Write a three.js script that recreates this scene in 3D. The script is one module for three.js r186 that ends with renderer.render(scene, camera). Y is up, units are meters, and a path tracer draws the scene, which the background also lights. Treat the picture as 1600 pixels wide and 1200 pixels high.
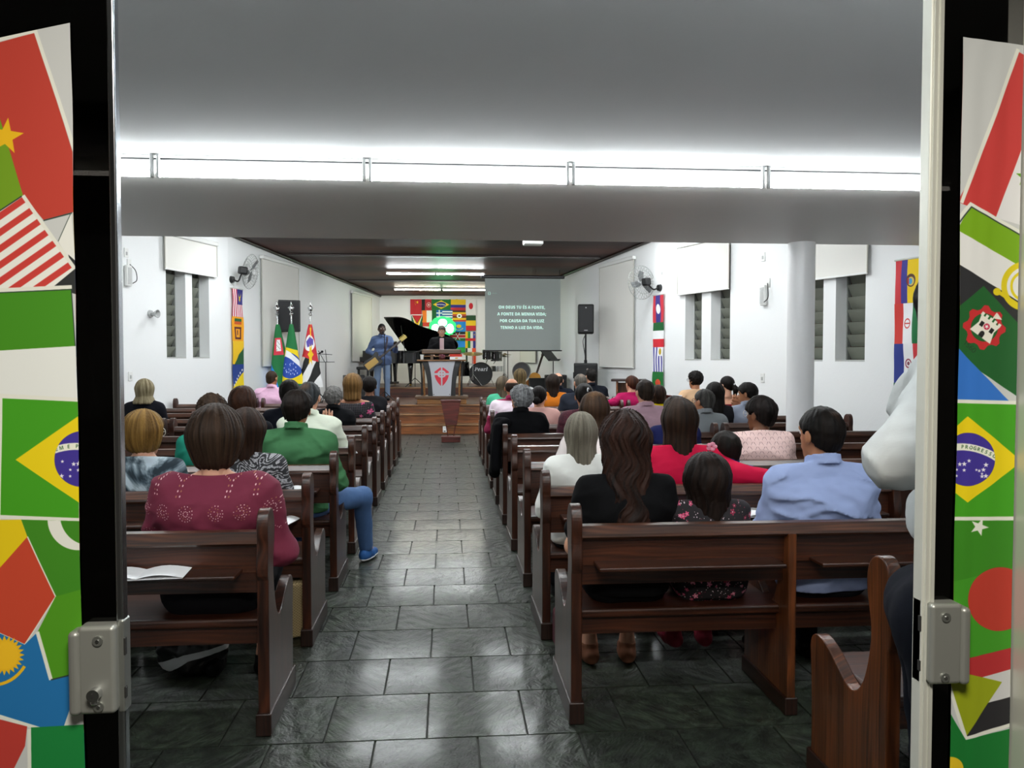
import * as THREE from 'three';
import { mergeGeometries, mergeVertices } from 'three/addons/utils/BufferGeometryUtils.js';
import { RoundedBoxGeometry } from 'three/addons/geometries/RoundedBoxGeometry.js';
import { ImprovedNoise } from 'three/addons/math/ImprovedNoise.js';
import { RectAreaLightUniformsLib } from 'three/addons/lights/RectAreaLightUniformsLib.js';

// ---------- camera, renderer, exposure, light levels ----------
const scene = new THREE.Scene();
scene.background = new THREE.Color(0x000000);
const renderer = new THREE.WebGLRenderer({ antialias: true });
renderer.toneMapping = THREE.LinearToneMapping;
renderer.toneMappingExposure = 1.0;
renderer.shadowMap.enabled = true;
RectAreaLightUniformsLib.init();
const camera = new THREE.PerspectiveCamera(51.282, 4 / 3, 0.05, 80);
camera.rotation.order = 'YXZ';
camera.position.set(0, 1.5, 0);                       // a hand-held camera in the doorway, eye height 1.5 m
camera.rotation.set(THREE.MathUtils.degToRad(-1.924), THREE.MathUtils.degToRad(-4.708), 0);
const LIGHT = { entryTube: 50, entryTubeGlow: 70, insideRow: 0.62, naveTube: 160, naveTubeGlow: 112, stageTube: 150, stageTubeGlow: 52, green: 7, greenGlow: 2.2, vestibule: 70 };
const TUBE_WHITE = new THREE.Color().setRGB(0.95, 1.0, 1.02);
const TUBE_WARM = new THREE.Color().setRGB(1.0, 0.95, 0.78);

// ---------- helpers ----------
function makeRandom(seed) { let a = seed >>> 0; return () => { a = (a + 0x6d2b79f5) | 0; let t = Math.imul(a ^ (a >>> 15), 1 | a); t = (t + Math.imul(t ^ (t >>> 7), 61 | t)) ^ t; return ((t ^ (t >>> 14)) >>> 0) / 4294967296; }; }
const perlin = new ImprovedNoise();
const N = (x, y, z = 0) => perlin.noise(x + 31.7, y + 17.3, z + 5.9);
const V = (x, y, z) => new THREE.Vector3(x, y, z);
const taken = new Map();
function numbered(name) { const k = taken.get(name) || 0; taken.set(name, k + 1); return k ? name + '_' + String(k).padStart(3, '0') : name; }
function finish(m) { m.castShadow = true; m.receiveShadow = true; return m; }
function part(name, geo, mat, parent) { const m = finish(new THREE.Mesh(geo, mat)); m.name = name; parent.add(m); return m; }
function tag(o, label, category, group) { o.userData.label = label; o.userData.category = category; if (group) o.userData.group = group; return o; }
function thing(name, label, category, pos = [0, 0, 0], turn = 0, group) {
  const g = new THREE.Group(); g.name = numbered(name); g.position.set(...pos); g.rotation.y = turn; scene.add(g); return tag(g, label, category, group);
}
function single(name, label, category, geo, mat, pos = [0, 0, 0], turn = 0, group) {
  const m = finish(new THREE.Mesh(geo, mat)); m.name = numbered(name); m.position.set(...pos); m.rotation.y = turn; scene.add(m); return tag(m, label, category, group);
}
function struct(name, geo, mat, parent, label) {
  const m = finish(new THREE.Mesh(geo, mat)); m.name = parent ? name : numbered(name); (parent || scene).add(m);
  if (!parent) { m.userData.kind = 'structure'; if (label) m.userData.label = label; m.userData.category = name.split('_')[0]; }
  return m;
}
// uv in metres on any geometry: u runs along the longer side so that grain follows the piece
function uvMetres(geo) {
  geo.computeBoundingBox(); const b = geo.boundingBox, size = [b.max.x - b.min.x, b.max.y - b.min.y, b.max.z - b.min.z];
  const p = geo.attributes.position, n = geo.attributes.normal, uv = new Float32Array(p.count * 2);
  for (let i = 0; i < p.count; i++) {
    const c = [p.getX(i), p.getY(i), p.getZ(i)], a = [Math.abs(n.getX(i)), Math.abs(n.getY(i)), Math.abs(n.getZ(i))];
    const k = a[0] >= a[1] && a[0] >= a[2] ? 0 : a[1] >= a[2] ? 1 : 2, o = [0, 1, 2].filter((q) => q !== k).sort((s, t) => size[t] - size[s]);
    uv[i * 2] = c[o[0]]; uv[i * 2 + 1] = c[o[1]] + k * 0.37;
  }
  geo.setAttribute('uv', new THREE.BufferAttribute(uv, 2)); return geo;
}
function box(w, h, d, x = 0, y = 0, z = 0) { return uvMetres(new THREE.BoxGeometry(w, h, d)).translate(x, y, z); }
function rbox(w, h, d, x = 0, y = 0, z = 0, r = 0.01, s = 2) { return uvMetres(new RoundedBoxGeometry(w, h, d, s, Math.min(r, w / 2.01, h / 2.01, d / 2.01))).translate(x, y, z); }
function cyl(r0, r1, h, x = 0, y = 0, z = 0, n = 20) { return new THREE.CylinderGeometry(r0, r1, h, n).translate(x, y, z); }
function rod(a, b, r, n = 10, r2 = r) {
  const A = V(...a), B = V(...b), l = A.distanceTo(B), g = new THREE.CylinderGeometry(r2, r, l, n);
  return g.applyQuaternion(new THREE.Quaternion().setFromUnitVectors(V(0, 1, 0), B.clone().sub(A).normalize())).translate((A.x + B.x) / 2, (A.y + B.y) / 2, (A.z + B.z) / 2);
}
function tube(pts, r, seg = 40, n = 8, closed = false) { return new THREE.TubeGeometry(new THREE.CatmullRomCurve3(pts.map((p) => V(...p)), closed), seg, r, n, closed); }
function lathe(pts, n = 28) { return new THREE.LatheGeometry(pts.map((p) => new THREE.Vector2(p[0], p[1])), n); }
function extrude(pts, depth, bevel = 0.004, seg = 1) {
  const s = pts instanceof THREE.Shape ? pts : new THREE.Shape(pts.map((p) => new THREE.Vector2(p[0], p[1])));
  return new THREE.ExtrudeGeometry(s, { depth, bevelEnabled: bevel > 0, bevelSize: bevel, bevelThickness: bevel, bevelSegments: seg, curveSegments: 12 });
}
function merge(list) {
  const l = list.map((g) => { let q = g.index ? g.toNonIndexed() : g; for (const k of Object.keys(q.attributes)) if (!['position', 'normal', 'uv'].includes(k)) q.deleteAttribute(k); return q; });
  return mergeGeometries(l);
}
function canvas(w, h, draw) { const c = document.createElement('canvas'); c.width = w; c.height = h; const x = c.getContext('2d'); draw(x, w, h); const t = new THREE.CanvasTexture(c); t.colorSpace = THREE.SRGBColorSpace; t.wrapS = t.wrapT = THREE.RepeatWrapping; t.anisotropy = 8; return t; }
function dataTex(w, h, f, srgb) {
  const d = new Uint8Array(w * h * 4);
  for (let y = 0; y < h; y++) for (let x = 0; x < w; x++) { const c = f(x / w, y / h, x, y), o = (y * w + x) * 4; if (Array.isArray(c)) { d[o] = c[0]; d[o + 1] = c[1]; d[o + 2] = c[2]; } else d[o] = d[o + 1] = d[o + 2] = c; d[o + 3] = 255; }
  const t = new THREE.DataTexture(d, w, h); t.wrapS = t.wrapT = THREE.RepeatWrapping; t.magFilter = THREE.LinearFilter; t.minFilter = THREE.LinearFilter; if (srgb) t.colorSpace = THREE.SRGBColorSpace; t.needsUpdate = true; return t;
}
const rep = (t, sx, sy = sx, ox = 0, oy = 0) => { const c = t.clone(); c.repeat.set(sx, sy); c.offset.set(ox, oy); c.needsUpdate = true; return c; };
const std = (color, roughness = 0.6, extra = {}) => new THREE.MeshStandardMaterial({ color, roughness, ...extra });
const phys = (color, roughness = 0.6, extra = {}) => new THREE.MeshPhysicalMaterial({ color, roughness, ...extra });
// noise that repeats at the edge of the tile
const tileN = (u, v, fu, fv, s) => { const a = u * Math.PI * 2, b = v * Math.PI * 2; return N(Math.cos(a) * fu + s, Math.sin(a) * fu + Math.cos(b) * fv, Math.sin(b) * fv + s * 0.7); };
const clamp8 = (x) => Math.max(0, Math.min(255, Math.round(x)));

// ---------- materials ----------
const woodGrain = dataTex(1024, 256, (u, v) => {
  const warp = tileN(u, v, 0.5, 0.8, 3) * 0.06, g = tileN(u, v + warp, 0.45, 9, 11), f = tileN(u, v, 1.6, 36, 23), big = tileN(u, v, 0.8, 1.2, 41);
  const k = 0.72 + 0.34 * g + 0.16 * f + 0.22 * big; return [clamp8(255 * k), clamp8(248 * k), clamp8(240 * k)];
}, true);
const woodFine = dataTex(512, 256, (u, v) => clamp8(128 + 80 * tileN(u, v, 1.2, 30, 7) + 40 * tileN(u, v, 3, 60, 9)));
function wood(color, roughness, cc = 0, scale = 1) {
  return phys(color, roughness, { map: rep(woodGrain, 0.7 * scale, 2.4 * scale), bumpMap: rep(woodFine, 1.1, 5), bumpScale: 0.0006, clearcoat: cc, clearcoatRoughness: 0.22 });
}
const plasterBump = dataTex(512, 512, (u, v) => clamp8(128 + 60 * tileN(u, v, 2.2, 2.2, 4) + 50 * tileN(u, v, 9, 9, 14) + 20 * tileN(u, v, 30, 30, 24)));
const clothBump = dataTex(256, 256, (u, v) => clamp8(128 + 50 * Math.sin(u * 2 * Math.PI * 64) * Math.sin(v * 2 * Math.PI * 64) + 50 * tileN(u, v, 6, 6, 5)));
const M = {
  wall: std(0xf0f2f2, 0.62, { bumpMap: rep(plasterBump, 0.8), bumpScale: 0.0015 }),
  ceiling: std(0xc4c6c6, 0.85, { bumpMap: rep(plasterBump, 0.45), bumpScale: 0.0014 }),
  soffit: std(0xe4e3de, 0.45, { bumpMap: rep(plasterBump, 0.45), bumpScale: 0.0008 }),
  pew: wood(0x4e2611, 0.4, 0.14), pewEnd: wood(0x4a2412, 0.34, 0.3), pewRail: wood(0x5c3622, 0.36, 0.6), pewLit: wood(0x74401e, 0.34, 0.35), pewFoot: wood(0x341a0e, 0.4, 0.2),  // middle panels and nearest ends: same pew wood, light put into the orange
  stage: wood(0xa3622f, 0.42, 0.2), stageDark: wood(0x6e3a24, 0.45, 0.15), nosing: wood(0xb98a5a, 0.4, 0.25), lectern: wood(0xb07a3c, 0.38, 0.3), lecternTop: wood(0x7d5a3a, 0.4, 0.3), redwood: wood(0x6e2a22, 0.4, 0.25),
  ceilingWood: null,
  black: std(0x101011, 0.45), blackGloss: phys(0x060607, 0.12, { clearcoat: 1, clearcoatRoughness: 0.06 }), blackCloth: std(0x141416, 0.9), grille: std(0x1b1b1d, 0.55, { metalness: 0.4 }),
  chrome: std(0xd8dadc, 0.16, { metalness: 1 }), steel: std(0x9fa39f, 0.38, { metalness: 0.85 }), lockMetal: std(0x9a9d98, 0.42, { metalness: 0.55 }), alu: std(0xc9ccc4, 0.42, { metalness: 0.25 }), darkMetal: std(0x2b2c2e, 0.4, { metalness: 0.7 }),
  plastic: std(0xe8e9e6, 0.4), plasticGrey: std(0xb7b9b8, 0.5), paper: std(0xf3f4f6, 0.75, { side: THREE.DoubleSide }), blind: std(0xe6e5df, 0.85, { bumpMap: rep(clothBump, 12), bumpScale: 0.0003 }),
  blindEdge: std(0xb9b6ac, 0.6), brass: std(0xb08d3c, 0.3, { metalness: 0.9 }), slot: std(0x1a1a1a, 0.8),
};
// ---------- the setting ----------
const rowD = (k) => 3.2 + 0.982 * k;                      // distance of pew row k from the camera's post at the door
const ceilY = (D) => 3.18 + 0.043 * (22.1 - D);           // timber ceiling falls towards the stage
const wallX = (D) => (D >= 13.6 ? 1.8 + 0.21 * (22.1 - D) : 3.585 + 0.31 * (13.6 - D));  // half width: the nave narrows towards the stage

// floor: slate tiles in running bond over a screed
{
  const slateCol = dataTex(512, 512, (u, v) => {
    const a = tileN(u, v, 1.5, 1.5, 2), b = tileN(u, v, 5, 5, 12), c = tileN(u, v, 18, 18, 22), k = 0.72 + 0.3 * a + 0.22 * b + 0.12 * c;
    return [clamp8(225 * k), clamp8(240 * k + 6 * a), clamp8(226 * k)];
  }, true);
  const slateBump = dataTex(512, 512, (u, v) => {
    const a = tileN(u, v, 2.4, 2.4, 6), b = Math.abs(tileN(u, v, 6, 4, 16)), c = tileN(u, v, 16, 16, 26), d = Math.abs(tileN(u, v, 10, 13, 46));
    const q = (a * 1.6 + b * 0.8 + 0.5) * 5, t = (Math.floor(q) + Math.min(1, (q - Math.floor(q)) * 4)) / 5;   // slate splits in thin leaves: low terraces
    return clamp8(70 + 110 * t + 18 * c - 34 * d);
  });
  const tones = [0x3a4136, 0x363e35, 0x41483d, 0x323930, 0x3c423a].map((c, i) => phys(c, 0.55, {
    map: rep(slateCol, 1.6, 1.6, i * 0.21, i * 0.37), bumpMap: rep(slateBump, 1.25, 1.25, i * 0.31, i * 0.17), bumpScale: 0.012, clearcoat: 0.28, clearcoatRoughness: 0.14 }));
  const screed = struct('floor', box(13.6, 0.2, 18, 0, -0.112, -6.6), std(0x2f312d, 0.8), null, 'dark slate floor laid in running bond');
  const W = 0.4, L = 0.425, J = 0.009;
  const variants = [];
  const rnd = makeRandom(5);
  for (let i = 0; i < 8; i++) {
    const g = new THREE.PlaneGeometry(W - J, L - J, 3, 3).rotateX(-Math.PI / 2), p = g.attributes.position;
    for (let q = 0; q < p.count; q++) { const ex = Math.abs(p.getX(q)) > W / 2 - 0.02 || Math.abs(p.getZ(q)) > L / 2 - 0.02; p.setY(q, ex ? -0.0015 : (rnd() - 0.5) * 0.0016); }
    g.computeVertexNormals();
    const side = box(W - J, 0.012, L - J, 0, -0.0078, 0);
    const m = merge([g.clone(), side]); const uv = m.attributes.uv, pp = m.attributes.position, ou = rnd() * 5, ov = rnd() * 5;
    for (let q = 0; q < uv.count; q++) uv.setXY(q, pp.getX(q) + ou, pp.getZ(q) + ov);
    variants.push(m);
  }
  const cells = [];
  for (let r = -2; r < 30; r++) {
    const D = 3.12 + (r + 0.5) * L; if (D > 15.7) break;
    const off = r % 2 === 0 ? -0.08 : -0.28;
    for (let c = -16; c < 17; c++) { const x = off + (c + 0.5) * W; if (Math.abs(x) > Math.min(6.2, wallX(D) - 0.1)) continue; cells.push([x, D, rnd()]); }
  }
  const weight = ([x, D]) => (x > -1.05 && x < 0.85 ? 0 : 3.5 + Math.abs(x)) + D * 0.55 + (x < -0.47 * D - 0.3 || x > 0.66 * D + 0.3 ? 50 : 0);
  cells.sort((a, b) => weight(a) - weight(b));
  cells.slice(0, 300).forEach(([x, D, q]) => { const m = part('slate_tile', variants[Math.floor(q * 8)], tones[Math.floor(q * 977) % 5], screed); m.position.set(x, 0, -D); m.rotation.y = q > 0.5 ? Math.PI : 0; });
  const rest = merge(cells.slice(300).map(([x, D, q]) => variants[Math.floor(q * 8)].clone().translate(x, 0, -D)));
  const s = part('slate_tiles_beyond', rest, tones[0], screed); s.userData.kind = 'stuff';
}

// walls of the nave; openings are cut for the louvre windows
const windowUnits = [];
function naveWall(name, side, D0, D1, y1, holes, label) {
  const a = V(side * wallX(D0), 0, -D0), b = V(side * wallX(D1), 0, -D1), len = a.distanceTo(b);
  const sh = new THREE.Shape([new THREE.Vector2(0, 0), new THREE.Vector2(len, 0), new THREE.Vector2(len, y1), new THREE.Vector2(0, y1)]);
  const toS = (D) => (D - D0) / (D1 - D0) * len;
  for (const [d0, d1, y0, yt] of holes) { const s0 = toS(d0), s1 = toS(d1); sh.holes.push(new THREE.Path([[s0, y0], [s0, yt], [s1, yt], [s1, y0]].map((q) => new THREE.Vector2(...q)))); }
  const g = new THREE.ExtrudeGeometry(sh, { depth: 0.24, bevelEnabled: false });
  const dir = b.clone().sub(a).normalize(), out = V(side, 0, 0); let n = V(-dir.z, 0, dir.x); if (n.dot(out) < 0) n.negate();
  const m = new THREE.Matrix4().makeBasis(dir, V(0, 1, 0), V(0, 0, 1).crossVectors(dir, V(0, 1, 0)));
  const zAxis = V(0, 0, 0).crossVectors(dir, V(0, 1, 0)), flip = zAxis.dot(n) < 0;
  g.translate(0, 0, flip ? -0.24 : 0).applyMatrix4(m).translate(a.x, 0, a.z);
  const mesh = struct(name, g, M.wall, null, label);
  return { mesh, a, dir, n, toS, len };
}
const windowsLeft = [[12.06, 12.5, 1.485, 3.3], [12.66, 13.08, 1.485, 3.3]];
const windowsRight = [[11.6, 12.05, 1.455, 3.2], [12.28, 12.71, 1.455, 3.2], [9.15, 9.6, 1.45, 3.05], [9.8, 10.24, 1.45, 3.05]];
const WL = naveWall('wall_left', -1, 0.6, 13.6, 4.3, windowsLeft, 'white plastered left wall of the nave with louvre windows');
const WR = naveWall('wall_right', 1, 0.6, 13.6, 4.3, windowsRight, 'white plastered right wall of the nave with louvre windows');
const WLF = naveWall('wall_left', -1, 13.6, 22.2, 4.3, [], 'white left wall narrowing to the stage');
const WRF = naveWall('wall_right', 1, 13.6, 22.2, 4.3, [], 'white right wall narrowing to the stage');
struct('wall_back', box(4.4, 4.3, 0.2, 0, 2.15, -22.2), M.wall, null, 'white wall behind the stage');
// a point and turn on a nave wall: D along, height, distance off the wall
function onWall(side, D, y, off = 0) {
  const w = D < 13.6 ? (side < 0 ? WL : WR) : side < 0 ? WLF : WRF;
  const p = V(side * wallX(D), y, -D).addScaledVector(w.n, -off);
  return { p, turn: Math.atan2(-w.n.x, -w.n.z), w };        // local +z looks into the room
}

// louvre windows: frame, tilted glass blades, lever; a dark yard wall stands outside
{
  const glass = phys(0x8d9184, 0.3, { transmission: 0.25, thickness: 0, side: THREE.DoubleSide });
  const frameM = std(0x8b8e8a, 0.5, { metalness: 0.4 });
  let n = 0;
  const build = (side, list) => list.forEach(([d0, d1, y0, yt]) => {
    const D = (d0 + d1) / 2, q = onWall(side, D, y0, -0.2), w = (q.w.toS(d1) - q.w.toS(d0));
    const g = new THREE.Group(); g.name = 'window_' + ++n; g.userData.kind = 'structure'; g.userData.category = 'window';
    g.userData.label = (side < 0 ? 'left' : 'right') + '-wall louvre window slot number ' + n; g.position.copy(q.p); g.rotation.y = q.turn; scene.add(g);
    const h = yt - y0;
    part('window_frame', merge([box(0.02, h, 0.05, -w / 2 + 0.01, h / 2, 0), box(0.02, h, 0.05, w / 2 - 0.01, h / 2, 0), box(w, 0.02, 0.05, 0, 0.01, 0), box(w, 0.02, 0.05, 0, h - 0.01, 0)]), frameM, g);
    const step = 0.155, blade = box(w - 0.05, 0.165, 0.005);
    for (let y = 0.1; y < h - 0.05; y += step) { const b = part('louvre_pane', blade, glass, g); b.position.set(0, y, 0); b.rotation.x = 0.5; part('pane_clip', box(0.014, 0.02, 0.06, side * (w / 2 - 0.03), -0.06, 0.01), frameM, b); }
    part('lever', rod([side * (w / 2 - 0.05), 0.1, 0.03], [side * (w / 2 - 0.02), 0.16, 0.09], 0.006), M.steel, g);
    part('window_sill', box(w, 0.02, 0.2, 0, 0.004, 0.1), std(0xb9bbb7, 0.5), g);
  });
  build(-1, windowsLeft); build(1, windowsRight);
  struct('wall_yard', box(0.2, 4, 6, -5.35, 2, -12.6), std(0x7c7f74, 0.9), null, 'grey yard wall outside the left windows').rotation.y = 0;
  struct('wall_yard', box(0.2, 4, 8, 6.4, 2, -11), std(0x6b3a28, 0.9), null, 'brown brick yard wall outside the right windows');
}

// timber ceiling of the nave, boards run across; two raised cover strips
{
  const boards = dataTex(256, 512, (u, v) => { const row = Math.floor(v * 16), f = v * 16 - row, t = 0.8 + 0.25 * Math.sin(row * 12.9898) + 0.3 * tileN(u, v, 0.6, 20, 31) + 0.12 * tileN(u, v, 2, 60, 33), k = f < 0.05 ? 0.35 : t; return [clamp8(200 * k), clamp8(196 * k), clamp8(190 * k)]; }, true);
  const boardBump = dataTex(256, 512, (u, v) => { const f = v * 16 - Math.floor(v * 16); return clamp8((f < 0.07 ? 40 : 150 + 30 * Math.sin(Math.floor(v * 16) * 7.3)) + 60 * tileN(u, v, 0.5, 26, 44)); });
  M.ceilingWood = phys(0x764030, 0.6, { specularIntensity: 0.35, map: rep(boards, 0.5, 0.62), bumpMap: rep(boardBump, 0.5, 0.62), bumpScale: 0.004, clearcoat: 0.12, clearcoatRoughness: 0.28 });
  const g = new THREE.BufferGeometry(), D0 = 7.3, Dk = 13.6, D1 = 22.3, pos = [], uv = [], idx = [];
  for (const D of [D0, Dk, D1]) for (const s of [-1, 1]) { const x = s * (wallX(Math.min(D, 22.1)) + 0.12); pos.push(x, ceilY(D), -D, x, ceilY(D) + 0.15, -D); uv.push(x, D, x, D); }
  for (let r = 0; r < 2; r++) { const o = r * 4; idx.push(o, o + 4, o + 2, o + 2, o + 4, o + 6, o + 1, o + 3, o + 5, o + 3, o + 7, o + 5); }
  g.setAttribute('position', new THREE.Float32BufferAttribute(pos, 3)); g.setAttribute('uv', new THREE.Float32BufferAttribute(uv, 2)); g.setIndex(idx); g.computeVertexNormals();
  M.ceilingWood.side = THREE.DoubleSide;
  const c = struct('ceiling', g, M.ceilingWood, null, 'dark varnished timber ceiling over the nave and stage');
  for (const D of [15.6, 19.1]) part('cover_strip', rbox(2 * wallX(D) - 0.3, 0.035, 0.09, 0, ceilY(D) - 0.012, -D, 0.008), M.pewFoot, c);
  for (const s of [-1, 1]) part('cornice', rod([s * (wallX(13.6) - 0.02), ceilY(13.6) - 0.02, -13.6], [s * (wallX(22.1) - 0.02), ceilY(22.1) - 0.02, -22.1], 0.03, 6), M.pewFoot, c);
}

// low gallery over the entrance: raised strip by the door, soffit beyond the tubes, balustrade wall, round column
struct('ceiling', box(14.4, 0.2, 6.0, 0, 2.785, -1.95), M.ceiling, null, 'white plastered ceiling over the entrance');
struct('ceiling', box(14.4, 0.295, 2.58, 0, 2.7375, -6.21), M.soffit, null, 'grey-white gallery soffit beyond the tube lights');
struct('wall_gallery', box(14.4, 1.5, 0.2, 0, 3.635, -7.4), M.wall, null, 'white gallery front above the soffit');
struct('column', cyl(0.125, 0.125, 2.6, 3.39, 1.295, -7.43, 40), std(0xfbfcfd, 0.28), null, 'round white column carrying the gallery');

// wall with the doorway, and the vestibule in which the camera stands
{
  const dark = std(0x54524e, 0.8), y1 = 2.7, D = 1.46;
  struct('wall_entrance', box(6.2, 2.9, 0.14, -4.5, 1.35, -D), M.wall, null, 'entrance wall left of the glass doors');
  struct('wall_entrance', box(6.0, 2.9, 0.14, 4.62, 1.35, -D), M.wall, null, 'entrance wall right of the glass doors');
  struct('wall_entrance', box(3.2, 0.5, 0.14, 0.1, 2.55, -D), M.wall, null, 'entrance wall above the glass doors');
  struct('wall_vestibule', box(0.12, 2.9, 3.4, -2.1, 1.35, 0.3), dark, null, 'vestibule side wall left'); struct('wall_vestibule', box(0.12, 2.9, 3.4, 2.3, 1.35, 0.3), dark, null, 'vestibule side wall right');
  struct('wall_vestibule', box(4.6, 2.9, 0.12, 0.1, 1.35, 2.0), dark, null, 'vestibule rear wall behind the camera');
  const l = thing('ceiling_lamp', 'small square lamp on the vestibule ceiling', 'lamp', [0.1, 2.66, 0.0]);
  part('housing', rbox(0.64, 0.05, 0.64, 0, 0, 0), M.plastic, l);
  part('diffuser', box(0.6, 0.01, 0.6, 0, -0.028, 0), std(0xffffff, 0.6, { emissive: 0xfff6e8, emissiveIntensity: 3 }), l);
  const r = new THREE.RectAreaLight(0xfff6e8, LIGHT.vestibule, 0.6, 0.6); r.position.set(0.1, 2.62, 0.0); r.lookAt(0.1, 0, 0); scene.add(r);
}

// stage: three steps, platform, upper platform
{
  const st = (name, g, m, l) => struct(name, g, m, null, l);
  const s0 = st('floor_stage', box(3.0, 0.18, 0.9, 0, 0.09, -16.1), M.stage, 'lowest wooden step up to the stage');
  part('nosing', rbox(3.0, 0.03, 0.06, 0, 0.172, -15.66, 0.01), M.nosing, s0); part('tread', box(3.0, 0.012, 0.28, 0, 0.183, -15.83), M.nosing, s0);
  const s1 = st('floor_stage', box(3.0, 0.365, 0.6, 0, 0.1825, -16.25), M.stage, 'middle wooden step up to the stage');
  part('nosing', rbox(3.0, 0.03, 0.06, 0, 0.357, -15.96, 0.01), M.nosing, s1); part('tread', box(3.0, 0.012, 0.28, 0, 0.368, -16.12), M.nosing, s1);
  const p1 = st('floor_stage', box(5.6, 0.54, 2.95, 0, 0.27, -17.72), M.stage, 'wooden stage platform under the lectern');
  part('nosing', rbox(3.0, 0.03, 0.06, 0, 0.528, -16.25, 0.01), M.nosing, p1);
  part('deck', box(5.6, 0.012, 2.95, 0, 0.543, -17.72), M.stageDark, p1);
  for (const s of [-1, 1]) { const w = st('floor_stage', box(1.62, 0.54, 1.8, s * 2.36, 0.27, -15.6), M.stageDark, (s < 0 ? 'left' : 'right') + ' wing of the stage platform'); }
  const p2 = st('floor_stage', box(4.6, 0.78, 3.05, 0, 0.39, -20.6), M.stageDark, 'upper stage platform for the musicians');
  part('nosing', rbox(4.6, 0.03, 0.05, 0, 0.768, -19.09, 0.01), M.nosing, p2);
  st('trim_1', box(3.5, 0.05, 0.02, 0, 0.805, -22.08), M.plastic, 'white skirting at the foot of the back wall');
  const o = thing('socket', 'white double socket on the lowest stage riser', 'socket', [-0.03, 0.09, -15.645]);
  part('plate', rbox(0.075, 0.12, 0.012, 0, 0, 0, 0.004), M.plastic, o); part('outlet', box(0.035, 0.018, 0.004, 0, -0.035, 0.007), M.slot, o); part('outlet', box(0.035, 0.014, 0.004, 0, 0.03, 0.007), M.plasticGrey, o);
}

// fluorescent tubes
function tubeLight(label, group, pos, len, level, glow, color, withBody = true, faceDown = true) {
  const t = thing('tube_light', label, 'lamp', pos, 0, group);
  if (withBody === true) part('batten', rbox(len, 0.03, 0.05, 0, 0.028, 0, 0.006), M.plastic, t);
  part('tube', new THREE.CylinderGeometry(0.014, 0.014, len - 0.05, 14).rotateZ(Math.PI / 2), std(0xffffff, 0.5, { emissive: color, emissiveIntensity: glow }), t);
  for (const s of [-1, 1]) { const up = withBody === true ? 0.05 : withBody; part('lamp_holder', rbox(0.016, up, 0.03, s * (len / 2 - 0.012), up / 2 - 0.02, 0, 0.004), M.plasticGrey, t); }
  const r = new THREE.RectAreaLight(color, level, len - 0.06, 0.03); r.position.set(pos[0], pos[1] - 0.016, pos[2]); r.lookAt(pos[0], 0, pos[2]); scene.add(r);
  return t;
}
['leftmost bright tube light, cut off by the left door', 'second bright tube light from the left under the entrance ceiling', 'third bright tube light from the left, middle of the row', 'fourth bright tube light from the left, above the white column side', 'rightmost bright tube light, running behind the right door'].forEach((l, i) =>
  tubeLight(l, 'row of tubes across the entrance ceiling', [-2.3 + i * 1.223, 2.566, -4.86], 1.21, LIGHT.entryTube, LIGHT.entryTubeGlow, TUBE_WHITE, 0.139));
['far left', 'left', 'middle', 'right', 'far right'].forEach((l, i) => tubeLight(l + ' tube light of the row just inside the doors', 'second row of tubes, above the frame', [-2.3 + i * 1.223, 2.6, -1.86], 1.21, LIGHT.entryTube * LIGHT.insideRow, LIGHT.entryTubeGlow * LIGHT.insideRow, TUBE_WHITE, 0.105));
single('light_rail', 'thin dark rail carrying the row of tube lights', 'rail', box(7.6, 0.008, 0.02, 0.4, 2.66, -4.88), M.darkMetal);
{ // nave fittings hang from the timber ceiling, out of the frame above the soffit
  const where = ['nearest the gallery', 'over the middle pews', 'over the front pews'], col = new Map([[-2.6, 'outer left'], [-0.7, 'inner left'], [1.2, 'inner right'], [3.0, 'outer right']]);
  for (const [D, i] of [[8.6, 0], [10.6, 1], [12.6, 2]]) for (const x of [-2.6, -0.7, 1.2, 3.0]) { if (Math.abs(x) > wallX(D) - 0.7) continue; tubeLight(col.get(x) + ' nave tube light ' + where[i], 'nave tubes', [x, ceilY(D) - 0.07, -D], 1.21, LIGHT.naveTube, LIGHT.naveTubeGlow, TUBE_WHITE); }
}
[[-0.75, 17.4, 1.06, 'left bright tube of the front pair over the lectern'], [0.31, 17.4, 1.06, 'right bright tube of the front pair over the lectern']].forEach(([x, D, l, t]) => { tubeLight(t, 'stage tubes', [x, ceilY(D) - 0.09, -D], l, LIGHT.stageTube, LIGHT.stageTubeGlow * 2, TUBE_WHITE); });
[[-0.71, 20.4, 1.19, 'left warm tube of the rear pair over the stage'], [0.5, 20.4, 1.19, 'right warm tube of the rear pair over the stage']].forEach(([x, D, l, t]) => { tubeLight(t, 'stage tubes', [x, ceilY(D) - 0.05, -D], l, LIGHT.stageTube * 0.9, LIGHT.stageTubeGlow, TUBE_WARM); });
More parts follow.
